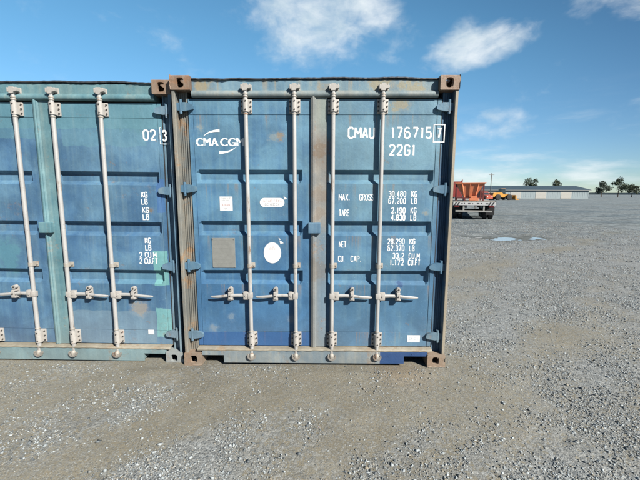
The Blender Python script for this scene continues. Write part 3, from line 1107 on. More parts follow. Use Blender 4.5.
        for s_, z, a, b in (('KG', 1.576, .862, .916), ('LB', 1.514, .862, .916), ('KG', 1.428, .862, .916), ('LB', 1.366, .862, .916),
                            ('KG', 1.148, .862, .916), ('LB', 1.086, .862, .912), ('CU.M', 1.014, .860, .962), ('CU.FT', .954, .856, .970)):
            write('lettering', s_, a, b, z, z + h, yl, dr, w, gap=.6)
        write('lettering', 'NET', .222, .291, 1.118, 1.176, yl, dr, .0068, gap=.45)
        write('lettering', 'CU.', .216, .276, .985, 1.043, yl, dr, .0068, gap=.45)
        write('lettering', 'CAP.', .330, .428, .985, 1.043, yl, dr, .0068, gap=.45)
        # carrier emblem
        font_text('lettering', 'CMA', -1.040, -.848, 2.018, 2.086, yl, dl, M_LET, .0042)
        font_text('lettering', 'CGM', -.826, -.622, 2.018, 2.086, yl, dl, M_LET, .0042)
        for (p0, p1, p2, wa, wb) in (((-.975, 2.102), (-.925, 2.150), (-.832, 2.150), .003, .022), ((-.842, 1.962), (-.75, 1.960), (-.690, 2.012), .022, .003)):
            N = 14
            bm = BM()
            q = []
            for i in range(N + 1):
                t_ = i / N
                x = (1 - t_) ** 2 * p0[0] + 2 * t_ * (1 - t_) * p1[0] + t_ * t_ * p2[0]
                z = (1 - t_) ** 2 * p0[1] + 2 * t_ * (1 - t_) * p1[1] + t_ * t_ * p2[1]
                q.append((x, z, wa + (wb - wa) * t_))
            La, Ra = [], []
            for i in range(N + 1):
                a = q[max(0, i - 1)]
                b = q[min(N, i + 1)]
                d = Vector((b[0] - a[0], b[1] - a[1])).normalized()
                La.append(bm.verts.new((q[i][0] - d.y * q[i][2] / 2, yl, q[i][1] + d.x * q[i][2] / 2)))
                Ra.append(bm.verts.new((q[i][0] + d.y * q[i][2] / 2, yl, q[i][1] - d.x * q[i][2] / 2)))
            for i in range(N):
                bm.faces.new((La[i], Ra[i], Ra[i + 1], La[i + 1]))
            flip_front(bm)
            obj('emblem_arc', bm, M_LET, dl)
        # stickers and plates
        ys = FACE - .0016
        bm = BM()
        flat_poly(bm, [(-.853, 1.450), (-.738, 1.450), (-.738, 1.577), (-.853, 1.577)], ys)
        o = obj('sticker', bm, M_STICK, dl)
        o['label'] = 'small white rectangular sticker with a red line'
        dashes('small_print', [(-.840, -.752, 1.560, 1), (-.835, -.765, 1.543, 2)], M_PRINT, ys - .0018, dl, .010)
        dashes('small_print', [(-.815, -.775, 1.468, 4)], M_PRINT, ys - .0018, dl, .010)
        dashes('small_print', [(-.83, -.762, 1.502, 3)], M_PRINTR, ys - .0018, dl, .011)
        bm = BM()
        flat_poly(bm, stadium(-.492, -.270, 1.484, 1.566), ys)
        o = obj('sticker', bm, M_STICK, dl)
        o['label'] = 'white oblong sticker with two lines of faded print'
        dashes('small_print', [(-.462, -.296, 1.540, 6)], M_PRINTP, ys - .0018, dl, .018)
        dashes('small_print', [(-.445, -.315, 1.508, 7)], M_PRINT, ys - .0018, dl, .016)
        bm = BM()
        flat_poly(bm, ellipse(-.386, 1.066, .080, .098), ys)
        o = obj('sticker', bm, M_STICK, dl)
        o['label'] = 'white oval sticker'
        dashes('small_print', [(-.405, -.360, 1.118, 9), (-.41, -.352, 1.102, 10)], M_PRINTP, ys - .0018, dl, .011)
        for cx_, cz_, r in ((-.262, 1.568, .016), (-.302, 1.168, .018), (-.318, 1.196, .010)):
            bm = BM()
            flat_poly(bm, [(cx_ - r, cz_ + r * .8), (cx_ - r * .6, cz_ - r), (cx_ + r * 1.1, cz_ - r * .7), (cx_, cz_ + r * .3)], ys)
            obj('sticker_scrap', bm, M_STICK, dl)
        bm = BM()
        box(bm, -.938, -.728, ys - .004, ys, .925, 1.202, .0015)
        for k in range(7):
            z = 1.18 - k * .036
            box(bm, -.925, -.742 - random.uniform(0, .05), ys - .0046, ys - .0035, z, z + .006)
        for x_ in (-.930, -.736):
            for z_ in (.935, 1.192):
                cyl(bm, (x_, ys - .008, z_), (x_, ys - .003, z_), .005, n=8)
        obj('data_plate', bm, M_PLATE, dl)
        bm = BM()
        flat_poly(bm, [(.876, .212), (.997, .212), (.997, .282), (.876, .282)], ys)
        o = obj('sticker', bm, M_STICK, dr)
        o['label'] = 'small white sticker at the foot of the right door'
        dashes('small_print', [(.896, .980, .247, 12)], M_PRINTB, ys - .0018, dr, .017)
    else:
        W = .0145
        write('lettering', '02', .925, 1.044, 2.090, 2.188, yl, dr, W, gap=.55)
        write('lettering', '3', 1.098, 1.140, 2.084, 2.184, yl, dr, W * .9, boxed=False)
        bm = BM()
        p = [(1.090, 2.205), (1.080, 2.205), (1.080, 2.062), (1.158, 2.062), (1.158, 2.09)]
        h = .056
        w = .008
        for s_, z, a, b in (('KG', 1.580, .876, .936), ('LB', 1.518, .876, .934), ('KG', 1.440, .880, .942), ('LB', 1.376, .880, .940),
                            ('KG', 1.156, .886, .944), ('LB', 1.090, .886, .944), ('2 CU.M', 1.020, .826, .990), ('2 CU.FT', .962, .822, 1.0)):
            write('lettering', s_, a, b, z, z + h, yl, dr, w, gap=.4)
        stroke(bm, p, .006, yl)
        flip_front(bm)
        obj('lettering', bm, M_LET, dr)
        bm = BM()
        flat_poly(bm, [(.868, .268), (.925, .268), (.925, .315), (.868, .315)], FACE - .003)
        o = obj('sticker', bm, M_STICK, dr)
        o['label'] = 'small square white sticker'
    return root


container('blue container in front with white lettering, tan rusty posts and four pale locking bars',
          (0, 0, 0), 0, (M_DOORL, M_DOORR, M_HEAD, M_LIP, M_POST, M_POSTR, M_CAST, M_SILL, M_THR, M_HINGE, M_SIDE), 'main')
nb = container('patchy teal and blue container set slightly back, left of the lettered blue one',
          (-2.480, .055, -.010), 0, (L_DOOR, L_DOOR, L_HEAD, L_HEAD, L_POST, L_POST, M_CASTL, L_SILL, M_THR, L_POST, M_SIDE), 'left')
nb.rotation_euler = (0, .008, 0)


# ------------------------------------------------------------------ ground
def lattice(seed):
    return np.random.default_rng(seed).random((256, 256))


def vnoise(x, y, tab):
    xi, yi = np.floor(x).astype(int), np.floor(y).astype(int)
    fx, fy = x - xi, y - yi
    fx, fy = fx * fx * (3 - 2 * fx), fy * fy * (3 - 2 * fy)
    a, b = tab[xi % 256, yi % 256], tab[(xi + 1) % 256, yi % 256]
    c, d = tab[xi % 256, (yi + 1) % 256], tab[(xi + 1) % 256, (yi + 1) % 256]
    return (a * (1 - fx) + b * fx) * (1 - fy) + (c * (1 - fx) + d * fx) * fy


T1, T2, T3, T4 = (lattice(k) for k in (1, 2, 3, 4))


def fbm(x, y, tab, o=4):
    s, a, n = 0, .5, 0
    for k in range(o):
        s = s + a * vnoise(x * 2 ** k + 17 * k, y * 2 ** k + 5 * k, tab)
        n += a
        a *= .5
    return s / n


PUD = (6.95, 9.75)


def track(x, y):
    """Rotated coordinates: u along the wheel tracks, v across them."""
    c, s = math.cos(.68), math.sin(.68)
    return x * c + y * s, -x * s + y * c


def height(x, y):
    u, v = track(x, y)
    h = .030 * (fbm(x * .55, y * .55, T1) - .5) + .020 * (fbm(u * .8, v * 2.6, T2, 3) - .5) + .010 * (fbm(x * 7, y * 7, T3, 3) - .5)
    near = np.exp(-((np.maximum(np.abs(x + .9) - 3.0, 0)) ** 2 * 2 + (np.maximum(-y, 0) / .25) ** 2)) * (y < 7)
    h = h * (1 - .75 * near) - .006 * near
    # loose dirt heaped by the left-hand castings
    h += .030 * np.exp(-(((x + 1.42) / .24) ** 2 + ((y + .16) / .10) ** 2)) + .016 * np.exp(-(((x - .5) / .7) ** 2 + ((y + .12) / .07) ** 2))
    r = np.sqrt(((x - PUD[0]) / 1.5) ** 2 + ((y - PUD[1]) / .95) ** 2) + 1.3 * (fbm(x * 1.1, y * 1.1, T4, 5) - .5)
    h -= .055 * np.clip(1.15 - r, 0, 1)
    far = np.clip((np.hypot(x, y) - 40) / 60, 0, 1)
    return h * (1 - far)


def gravel_mask(x, y):
    """How much clean stone lies on the dirt, 0..1."""
    u, v = track(x, y)
    g = .60 * fbm(u * .55, v * 1.7, T2, 4) + .40 * fbm(x * 1.5, y * 1.5, T4, 4)
    g = g + .12 * np.clip((x + .2) / 2.5, -1, 1) - .05 + .07 * np.clip((y - .3) / 1.5, 0, 1) * (x > 1.2)
    # dusty tan strips left bare by wheels
    bare = np.exp(-(((v + .10 + .08 * np.sin(u * 1.3)) / .26) ** 2)) * (u < .6)
    bare = np.maximum(bare, np.exp(-((v - 1.05) / .35) ** 2))
    bare = np.maximum(bare, .9 * np.exp(-(((x - 2.6) / 1.6) ** 2 + ((y - 2.25 - .25 * (x - 2.5)) / .42) ** 2)))
    g = g - .20 * bare
    return np.clip((g - .315) / .30, 0, 1)


def axis(a, b, d, far):
    c = list(np.arange(a, b + d / 2, d))
    lo, hi, s = [], [], d
    p = a
    while p > -far:
        s *= 1.16
        p -= s
        lo.append(p)
    p, s = c[-1], d
    while p < far:
        s *= 1.16
        p += s
        hi.append(p)
    return np.array(lo[::-1] + c + hi)


def ground():
    xs, ys = axis(-4.2, 9.6, .05, 3000), axis(-3.4, 13.0, .05, 3000)
    X, Y = np.meshgrid(xs, ys)
    Z = height(X, Y)
    G = gravel_mask(X, Y)
    nx, ny = len(xs), len(ys)
    me = bpy.data.meshes.new('ground')
    me.vertices.add(nx * ny)
    me.vertices.foreach_set('co', np.stack([X, Y, Z], 2).ravel())
    i = np.arange(ny - 1)[:, None] * nx + np.arange(nx - 1)[None]
    q = np.stack([i, i + 1, i + nx + 1, i + nx], 2).reshape(-1)
    nf = len(q) // 4
    me.loops.add(nf * 4)
    me.loops.foreach_set('vertex_index', q.astype(np.int32))
    me.polygons.add(nf)
    me.polygons.foreach_set('loop_start', np.arange(0, nf * 4, 4, dtype=np.int32))
    me.polygons.foreach_set('use_smooth', np.ones(nf, dtype=bool))
    at = me.attributes.new('gravel', 'FLOAT', 'POINT')
    at.data.foreach_set('value', G.ravel().astype(np.float32))
    me.update()
    me.validate()
    m, t, b = new_mat('dirt_and_gravel')
    P = t.coord('Object')
    an = t.n.new('ShaderNodeAttribute')
    an.attribute_name = 'gravel'
    g = an.outputs['Fac']
    n1 = t.noise(P, 1.6, 6, .62)
    n2 = t.noise(P, 14, 6, .65)
    n3 = t.noise(P, 110, 4, .6)
    n0 = t.noise(P, .12, 5, .6)
    g = t.math('ADD', g, t.math('MULTIPLY', t.math('SUBTRACT', n2, .5), .5), clamp=True)
    dirt = t.mix(t.step(n1, .3, .72), (.215, .193, .145), (.305, .282, .228))
    dirt = t.mix(t.step(n2, .35, .75), dirt, (.27, .225, .15))
    dirt = t.mix(t.step(n0, .55, .75), dirt, (.20, .175, .135))
    vc = t.voronoi(P, 46, 'Color')
    vd = t.voronoi(P, 46, 'Distance')
    vs = t.sep(vc)
    vc2 = t.voronoi(P, 95, 'Color')
    vd2 = t.voronoi(P, 95, 'Distance')
    vs2 = t.sep(vc2)
    st = t.mix(vs[0], (.13, .145, .155), (.43, .44, .43))
    st2 = t.mix(vs2[0], (.15, .16, .165), (.40, .40, .38))
    st = t.mix(t.step(vs[1], .45, .55), st, st2)
    peb = t.sep(t.voronoi(P, 150, 'Color'))
    dirt = t.mix(t.math('MULTIPLY', t.step(peb[1], .60, .66), .75), dirt, t.mix(peb[0], (.12, .12, .11), (.42, .41, .37)))
    vf = t.sep(t.voronoi(P, 9, 'Color'))
    vg = t.sep(t.voronoi(P, 2.6, 'Color'))
    some = t.math('MULTIPLY', t.step(t.math('ADD', vs[2], t.math('MULTIPLY', g, .9)), .72, .80), t.math('ADD', .22, t.math('MULTIPLY', g, .6)))
    c = t.mix(some, dirt, st)
    grit = t.mix(n3, (.2, .2, .2), (.8, .8, .8))
    c = t.mix(.4, c, grit, 'OVERLAY')
    # brown, damper soil in front of the doors, a rusty stain by the right-hand casting
    px_ = t.sep(P)
    dmp = t.math('MULTIPLY', t.step(px_[0], -2.6, -1.0), t.step(t.math('ADD', px_[0], t.math('MULTIPLY', n1, 1.2)), .6, 2.1, 1, 0))
    dmp = t.math('MULTIPLY', dmp, t.step(t.math('ADD', px_[1], t.math('MULTIPLY', n1, .8)), -1.3, .2))
    dmp = t.math('MULTIPLY', dmp, t.step(t.noise(P, 2.2, 5, .6), .30, .62))
    c = t.mix(t.math('MULTIPLY', dmp, .42), c, (.155, .130, .088))
    rs = t.vmath('LENGTH', t.vmath('SUBTRACT', P, (.80, -.10, 0)))
    c = t.mix(t.math('MULTIPLY', t.step(t.math('ADD', rs, t.math('MULTIPLY', n2, .3)), .20, .55, 1, 0), .45), c, (.26, .18, .10))
    pr = t.vmath('LENGTH', t.vmath('SUBTRACT', P, (PUD[0], PUD[1], 0)))
    c = t.mix(t.math('MULTIPLY', t.math('MULTIPLY', t.step(px_[2], -.034, -.010, 1, 0), t.step(pr, 2.0, 3.0, 1, 0)), .75), c, (.075, .07, .055))
    # damp, darker streaks out in the yard
    sep = t.sep(P)
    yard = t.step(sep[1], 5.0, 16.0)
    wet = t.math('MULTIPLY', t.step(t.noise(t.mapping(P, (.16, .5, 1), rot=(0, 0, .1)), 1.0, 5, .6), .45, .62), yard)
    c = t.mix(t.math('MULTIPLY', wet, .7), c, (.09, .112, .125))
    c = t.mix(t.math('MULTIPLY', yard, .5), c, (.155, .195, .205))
    lump = t.math('ADD', t.math('MULTIPLY', vf[0], .6), t.math('MULTIPLY', vg[0], .4))
    c = t.mix(t.math('MULTIPLY', t.step(sep[1], 3.0, 14.0), .75), c, t.mix(lump, (.12, .12, .12), (.86, .86, .86)), 'OVERLAY')
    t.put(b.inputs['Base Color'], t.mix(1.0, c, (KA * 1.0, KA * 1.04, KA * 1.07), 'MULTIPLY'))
    t.put(b.inputs['Roughness'], t.math('SUBTRACT', .95, t.math('MULTIPLY', wet, .3)))
    b.inputs['Specular IOR Level'].default_value = .25
    hh = t.math('MULTIPLY', t.math('SUBTRACT', 1.0, vd), t.math('MULTIPLY', some, .006))
    hh = t.math('ADD', hh, t.math('MULTIPLY', t.math('SUBTRACT', 1.0, vd2), t.math('MULTIPLY', some, .005)))
    hh = t.math('ADD', hh, t.math('MULTIPLY', n3, .0035))
    hh = t.math('ADD', hh, t.math('MULTIPLY', t.step(peb[1], .55, .75), .0025))
    hh = t.math('ADD', hh, t.math('MULTIPLY', n2, .0035))
    t.put(b.inputs['Normal'], t.bump(hh, 1.0, 1.0))
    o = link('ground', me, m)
    o['kind'] = 'structure'


ground()


def gravel():
    r = RNG
    zones = [((-4.0, 4.6), (-2.6, .06), 330000, 1.0, .0022), ((1.26, 7.0), (.0, 5.0), 150000, 1.25, .004), ((1.8, 14.0), (5.0, 18.0), 110000, 2.1, .009)]
    PX, PY, SZ = [], [], []
    for (x0, x1), (y0, y1), n, k, mn in zones:
        x, y = r.uniform(x0, x1, n), r.uniform(y0, y1, n)
        g = gravel_mask(x, y)
        cl = fbm(x * 4, y * 4, T1, 4)                    # stones gather in little drifts
        keep = r.random(n) < (.09 + .95 * g ** 1.25) * np.clip((cl - .34) * 3.4, .07, 1)
        s = np.exp(r.normal(math.log(.0041), .44, n)) * k
        s = np.clip(s, mn, .0145 if k < 1.5 else .022)
        keep &= ~((np.abs(x + .9) < 3.0) & (y > .0) & (x < 1.23))
        keep &= ~((((x - PUD[0]) / 1.4) ** 2 + ((y - PUD[1]) / .85) ** 2) < 1)
        PX.append(x[keep]); PY.append(y[keep]); SZ.append(s[keep])
    x, y, s = np.concatenate(PX), np.concatenate(PY), np.concatenate(SZ)
    n = len(x)
    # crushed rock: a skewed eight-sided lump, sixteen variants
    bv = np.array([(1, 0, 0), (-1, 0, 0), (0, 1, 0), (0, -1, 0), (.2, .1, 1), (-.1, 0, -1)], float)
    bf = np.array([(0, 2, 4), (2, 1, 4), (1, 3, 4), (3, 0, 4), (2, 0, 5), (1, 2, 5), (3, 1, 5), (0, 3, 5)])
    kinds = []
    for k in range(16):
        v = bv * (1 + r.uniform(-.3, .35, (6, 1))) + r.uniform(-.38, .38, (6, 3))
        kinds.append(v * np.array([1.25, .95, .72]))
    kinds = np.array(kinds)[r.integers(0, 16, n)]
    a = r.uniform(0, 2 * math.pi, n)
    tl = r.normal(0, .45, n)
    ca, sa, ct, st = np.cos(a), np.sin(a), np.cos(tl), np.sin(tl)
    v = kinds * s[:, None, None]
    vy, vz = v[:, :, 1] * ct[:, None] - v[:, :, 2] * st[:, None], v[:, :, 1] * st[:, None] + v[:, :, 2] * ct[:, None]
    vx = v[:, :, 0]
    wx, wy = vx * ca[:, None] - vy * sa[:, None] + x[:, None], vx * sa[:, None] + vy * ca[:, None] + y[:, None]
    wz = vz + (height(x, y) + s * r.uniform(.0, .40, n))[:, None]
    co = np.stack([wx, wy, wz], 2).reshape(-1, 3)
    F = (bf[None] + (np.arange(n) * 6)[:, None, None]).reshape(-1, 3)
    me = bpy.data.meshes.new('gravel')
    me.vertices.add(len(co))
    me.vertices.foreach_set('co', co.ravel())
    me.loops.add(len(F) * 3)
    me.loops.foreach_set('vertex_index', F.ravel().astype(np.int32))
    me.polygons.add(len(F))
    me.polygons.foreach_set('loop_start', np.arange(0, len(F) * 3, 3, dtype=np.int32))
    at = me.attributes.new('tone', 'FLOAT', 'POINT')
    at.data.foreach_set('value', np.repeat(r.random(n), 6).astype(np.float32))
    me.update()
    m, t, b = new_mat('crushed_stone')
    an = t.n.new('ShaderNodeAttribute')
    an.attribute_name = 'tone'
    rmp = t.n.new('ShaderNodeValToRGB')
    e = rmp.color_ramp.elements
    e[0].position, e[0].color = 0, (.10, .115, .125, 1)
    e[1].position, e[1].color = 1, (.47, .52, .53, 1)
    for p_, c_ in ((.25, (.18, .205, .215, 1)), (.45, (.30, .265, .20, 1)), (.62, (.30, .335, .345, 1)), (.88, (.42, .455, .46, 1))):
        k = e.new(p_)
        k.color = c_
    t.put(rmp.inputs[0], an.outputs['Fac'])
    nz = t.noise(t.coord('Object'), 260, 4, .6)
    sc_ = t.mix(.35, rmp.outputs[0], t.mix(nz, (.2, .2, .2), (.8, .8, .8)), 'OVERLAY')
    t.put(b.inputs['Base Color'], t.mix(1.0, sc_, (KA, KA, KA), 'MULTIPLY'))
    b.inputs['Roughness'].default_value = .7
    o = link('gravel', me, m)
    o['kind'] = 'stuff'
    o['label'] = 'loose crushed grey stones scattered over the dirt yard'
    o['category'] = 'gravel'
    print('stones', n)


gravel()


def puddle():
    bm = BM()
    rr = random.Random(2)
    c = bm.verts.new((PUD[0], PUD[1], -.036))
    ring = []
    for i in range(40):
        t = 2 * math.pi * i / 40
        k = 1 + .12 * math.sin(3 * t + 1) + .08 * math.sin(5 * t)
        ring.append(bm.verts.new((PUD[0] + 1.75 * k * math.cos(t), PUD[1] + 1.1 * k * math.sin(t), -.036)))
    for i in range(40):
        bm.faces.new((c, ring[i], ring[(i + 1) % 40]))
    m, t, b = new_mat('muddy_water_sky_tone')
    b.inputs['Base Color'].default_value = (.25, .27, .27, 1)  # muddy base paled to carry the bright sky's reflection in its colour
    b.inputs['Roughness'].default_value = .08
    b.inputs['IOR'].default_value = 1.33
    b.inputs['Specular IOR Level'].default_value = .6
    t.put(b.inputs['Normal'], t.bump(t.noise(t.coord('Object'), 6, 3, .5), .25, .01))
    o = obj('puddle', bm, m)
    o['kind'] = 'structure'


puddle()

# ------------------------------------------------------------------ yard behind, on the right
M_ORANGE = simple('orange_hopper_paint', (.80, .27, .13), .55, 0, .22, 5, .002, rust=.2, rustcol=(.30, .10, .05))
M_RED = simple('dark_red_hopper_paint', (.36, .055, .045), .6, 0, .25, 5, .002, rust=.25, rustcol=(.16, .06, .04))
M_REDFR = simple('dark_red_frame_paint', (.17, .035, .03), .65, 0, .3, 6, .001)
M_TDECK = simple('weathered_deck_planks', (.36, .34, .30), .85, 0, .25, 6, .003)
M_TSTEEL = simple('trailer_steel', (.22, .225, .22), .6, .2, .25, 8, .001, rust=.3)
M_TBAR = simple('trailer_bare_steel', (.50, .49, .45), .6, .2, .2, 8, .001, rust=.2)
M_WHITE = simple('white_board_paint', (.74, .73, .71), .55, 0, .10, 8, .0005)
M_DARK = simple('dark_marking', (.05, .05, .055), .6, 0, .2, 20, 0)
M_LAMPR = simple('red_lamp_lens', (.16, .02, .02), .25, 0, .1, 20, 0)
M_YEL = simple('yellow_machine_paint', (.62, .30, .045), .5, 0, .15, 2, .001)
M_GLASS = simple('dark_cab_glass', (.04, .055, .065), .12, 0, .1, 5, 0)
M_SHEDW = simple('grey_shed_cladding', (.30, .36, .38), .7, 0, .12, 1, .001)
M_SHEDR = simple('dark_blue_shed_roof', (.045, .075, .095), .6, 0, .15, 1, .001)
M_POLE = simple('weathered_pole', (.20, .20, .19), .8, 0, .2, 6, .001)
M_VANR = simple('red_vehicle_paint', (.46, .10, .06), .45, 0, .1, 3, 0)
M_VANW = simple('white_vehicle_paint', (.75, .75, .74), .45, 0, .06, 3, 0)


def wheel(parent, x, y, z, r, w, ax=1.0):
    bm = BM()
    M = Matrix.Translation((x, y, z)) @ Matrix.Rotation(math.pi / 2, 4, 'Y')
    lathe(bm, [(r * .55, -w / 2), (r * .90, -w / 2), (r, -w / 2 + .04), (r, w / 2 - .04), (r * .90, w / 2), (r * .55, w / 2)], M, 24)
    wo = obj('wheel', bm, M_RUBBER, parent, 35)
    bm = BM()
    s = 1 if ax > 0 else -1
    M2 = M @ Matrix.Translation((0, 0, s * (w / 2 - .06)))
    lathe(bm, [(.04, -.05), (r * .54, -.05), (r * .54, .02), (r * .42, .03), (r * .2, 0), (r * .2, .06), (.04, .07)], M2, 18)
    obj('rim', bm, M_TBAR, wo, 35)


def trailer():
    t = thing('flatbed_trailer', 'long flatbed trailer with a white marker board across its tail, carrying an orange hopper', 'trailer', (9.45, 18.35, 0), -.35)
    bm = BM()
    for k in range(9):
        x0 = -1.2 + k * 2.4 / 9
        box(bm, x0 + .006, x0 + 2.4 / 9 - .006, .02, 12.4, 1.10, 1.16, .006)
    obj('deck', bm, M_TDECK, t)
    bm = BM()
    for s in (-1, 1):
        box(bm, s * 1.225 - .022, s * 1.225 + .022, .0, 12.4, .98, 1.165, .006)
    obj('side_rail', bm, M_TSTEEL, t)
    bm = BM()
    for s in (-1, 1):
        box(bm, s * .45 - .06, s * .45 + .06, .06, 12.0, .72, 1.098, .01)
    for k in range(8):
        box(bm, -1.19, 1.19, .3 + k * 1.6, .38 + k * 1.6, .99, 1.095)
    obj('chassis', bm, M_TSTEEL, t)
    # marker board
    bm = BM()
    box(bm, -1.20, 1.20, -.045, -.002, .90, 1.10, .008)
    bd = obj('marker_board', bm, M_WHITE, t)
    bm = BM()
    for s in (-1, 1):
        for k in range(2):
            xa = s * (1.16 - k * .17)
            pts = [(xa, .912), (xa - s * .09, .912), (xa - s * .20 * 1, 1.088), (xa - s * .11, 1.088)]
            if s > 0:
                pts = [(p, 2.0 - z) for p, z in pts]
            flat_poly(bm, pts, -.046, .002)
    rr = random.Random(4)
    x = -.72
    while x < .72:
        w = rr.uniform(.05, .16)
        box(bm, x, x + w, -.049, -.046, .985 + rr.uniform(-.02, .02), 1.03 + rr.uniform(-.01, .02))
        x += w + rr.uniform(.04, .22)
    obj('board_markings', bm, M_DARK, bd)
    for s in (-1, 1):
        bm = BM()
        box(bm, s * .98 - .14, s * .98 + .14, -.06, .02, .77, .875, .01)
        obj('tail_light', bm, M_LAMPR, t)
    # under-run bar and uprights
    bm = BM()
    box(bm, -1.05, 1.05, -.02, .06, .48, .58, .01)
    for s in (-1, 1):
        box(bm, s * .58 - .045, s * .58 + .045, .0, .08, .581, .97, .008)
    obj('underrun_bar', bm, M_TBAR, t)
    bm = BM()
    for s in (-1, 1):
        box(bm, s * .98 - .24, s * .98 + .24, .42, .435, .30, .80)
    obj('mud_flap', bm, M_RUBBER, t)
    for y in (1.05, 2.35, 3.65):
        for s in (-1, 1):
            for k in (0, 1):
                wheel(t, s * (1.06 - k * .33), y, .47, .47, .27, s)
        bm = BM()
        cyl(bm, (-1.1, y, .47), (1.1, y, .47), .07, n=12)
        obj('axle', bm, M_TSTEEL, t)
    for s in (-1, 1):
        bm = BM()
        box(bm, s * .7 - .05, s * .7 + .05, 9.4, 9.5, .03, .98)
        box(bm, s * .7 - .14, s * .7 + .14, 9.3, 9.6, .0, .03)
        obj('landing_leg', bm, M_TSTEEL, t)
    return t


TR = trailer()


def on_trailer(lx, ly):
    c, s = math.cos(-.35), math.sin(-.35)
    return (9.45 + lx * c - ly * s, 18.35 + lx * s + ly * c, 1.162)


def hopper(label, lx, ly, wt, wb, hh, length, mat, rz=0.0):
    t = thing('spreader_hopper', label, 'hopper', on_trailer(lx, ly), -.35 + rz, None)
    zb, zt = .20, hh
    bm = BM()
    th = .03
    a, b = wt / 2, wb / 2
    y0, y1 = 0.0, length
    # open V body: outer and inner skins
    def ring(off, zz0, zz1):
        return [bm.verts.new(p) for p in ((-(b - off), y0 + off + .22, zz0), (b - off, y0 + off + .22, zz0), (b - off, y1 - off - .22, zz0), (-(b - off), y1 - off - .22, zz0),
                                          (-(a - off), y0 + off, zz1), (a - off, y0 + off, zz1), (a - off, y1 - off, zz1), (-(a - off), y1 - off, zz1))]
    o = ring(0, zb, zt)
    i = ring(th, zb + .05, zt)
    for r_, fl in ((o, 1), (i, -1)):
        for q in ((0, 1, 5, 4), (1, 2, 6, 5), (2, 3, 7, 6), (3, 0, 4, 7)):
            bm.faces.new([r_[k] for k in q][::fl])
        bm.faces.new([r_[k] for k in ((3, 2, 1, 0))][::fl])
    for k in range(4):
        j = (k + 1) % 4
        bm.faces.new((o[4 + k], o[4 + j], i[4 + j], i[4 + k]))
    obj('hopper_body', bm, mat, t)
    # rim
    bm = BM()
    for s in (-1, 1):
        box(bm, s * (a + .022) - .03, s * (a + .022) + .03, y0 - .05, y1 + .05, zt - .05, zt + .03, .006)
    box(bm, -a + .012, a - .012, y0 - .052, y0 - .002, zt - .05, zt + .028, .006)
    box(bm, -a + .012, a - .012, y1 + .002, y1 + .052, zt - .05, zt + .028, .006)
    obj('rim_rail', bm, mat, t)
    # ribs on the end face
    bm = BM()
    for x0, x1 in ((0.0, 0.0), (-b * 1.05, -a * .55), (b * 1.05, a * .55)):
        d = Vector((x1 - x0, -.22, zt - zb - .06))
        p = Vector((x0, .215, zb + .01))
        L = d.length
        M = Matrix.Translation(p) @ d.to_track_quat('Z', 'Y').to_matrix().to_4x4()
        box(bm, -.03, .03, -.05, .05, 0, L, 0, M)
    obj('end_rib', bm, M_REDFR if x0 is None else mat, t)
    # frame and legs
    for s in (-1, 1):
        for yy in (y0 + .12, y1 - .12):
            bm = BM()
            box(bm, s * a * .92 - .045, s * a * .92 + .045, yy - .045, yy + .045, .0, zt - .052, .006)
            obj('leg', bm, M_REDFR, t)
    bm = BM()
    for s in (-1, 1):
        box(bm, s * b * .95 - .05, s * b * .95 + .05, y0, y1, .002, .14, .008)
    for yy in (y0 + .02, (y0 + y1) / 2, y1 - .12):
        box(bm, -a * .88, a * .88, yy + .003, yy + .097, .142, .196, .006)
    obj('base_frame', bm, M_REDFR, t)
    # chute
    bm = BM()
    box(bm, -.02, .52, -.16, .14, .02, .17, .012)
    box(bm, .06, .44, -.10, .12, .172, .30, .012)
    obj('chute', bm, mat, t)
    return t


hopper('orange V-shaped spreader hopper riding on the deck of the flatbed trailer', -.22, .9, 1.74, .62, 1.16, 2.2, M_ORANGE)


def tipper():
    t = thing('tipper_trailer', 'tall dark red tipper trailer standing beyond the flatbed, half hidden by the blue container', 'trailer', (14.6, 36.5, 0), -.36)
    bm = BM()
    w = 1.22
    prism(bm, [(-w, 1.25), (w, 1.25), (w, 3.12), (w - .06, 3.12), (w - .06, 1.33), (-w + .06, 1.33), (-w + .06, 3.12), (-w, 3.12)], 'y', .06, 7.5)
    box(bm, -w + .062, w - .062, 7.42, 7.5, 1.332, 3.12)
    obj('body', bm, M_RED, t)
    bm = BM()
    box(bm, -w, w, -.01, .058, 1.25, 3.0, .012)
    for x in (-.8, -.27, .27, .8):
        box(bm, x - .04, x + .04, -.06, -.008, 1.3, 2.95, .006)
    obj('tailgate', bm, M_RED, t)
    for s in (-1, 1):
        bm = BM()
        box(bm, s * (w + .035) - .035, s * (w + .035) + .035, -.02, 7.52, 3.05, 3.2, .01)
        for k in range(9):
            box(bm, s * (w + .031) - .029, s * (w + .031) + .029, .2 + k * .86, .3 + k * .86, 1.26, 3.051)
        obj('side_rib', bm, M_RED, t)
    bm = BM()
    for s in (-1, 1):
        box(bm, s * .42 - .06, s * .42 + .06, .1, 8.6, .86, 1.248, .01)
    box(bm, -.36, .36, .3, .4, .9, 1.2)
    box(bm, -.36, .36, 7.9, 8.0, .9, 1.2)
    obj('chassis', bm, M_TSTEEL, t)
    bm = BM()
    box(bm, -1.1, 1.1, .0, .1, .55, .68, .01)
    for s in (-1, 1):
        box(bm, s * .42 - .05, s * .42 + .05, .101, .16, .6, .9)
    obj('underrun_bar', bm, M_TSTEEL, t)
    for y in (1.2, 2.5):
        for s in (-1, 1):
            wheel(t, s * 1.0, y, .5, .5, .45, s)
    return t


tipper()


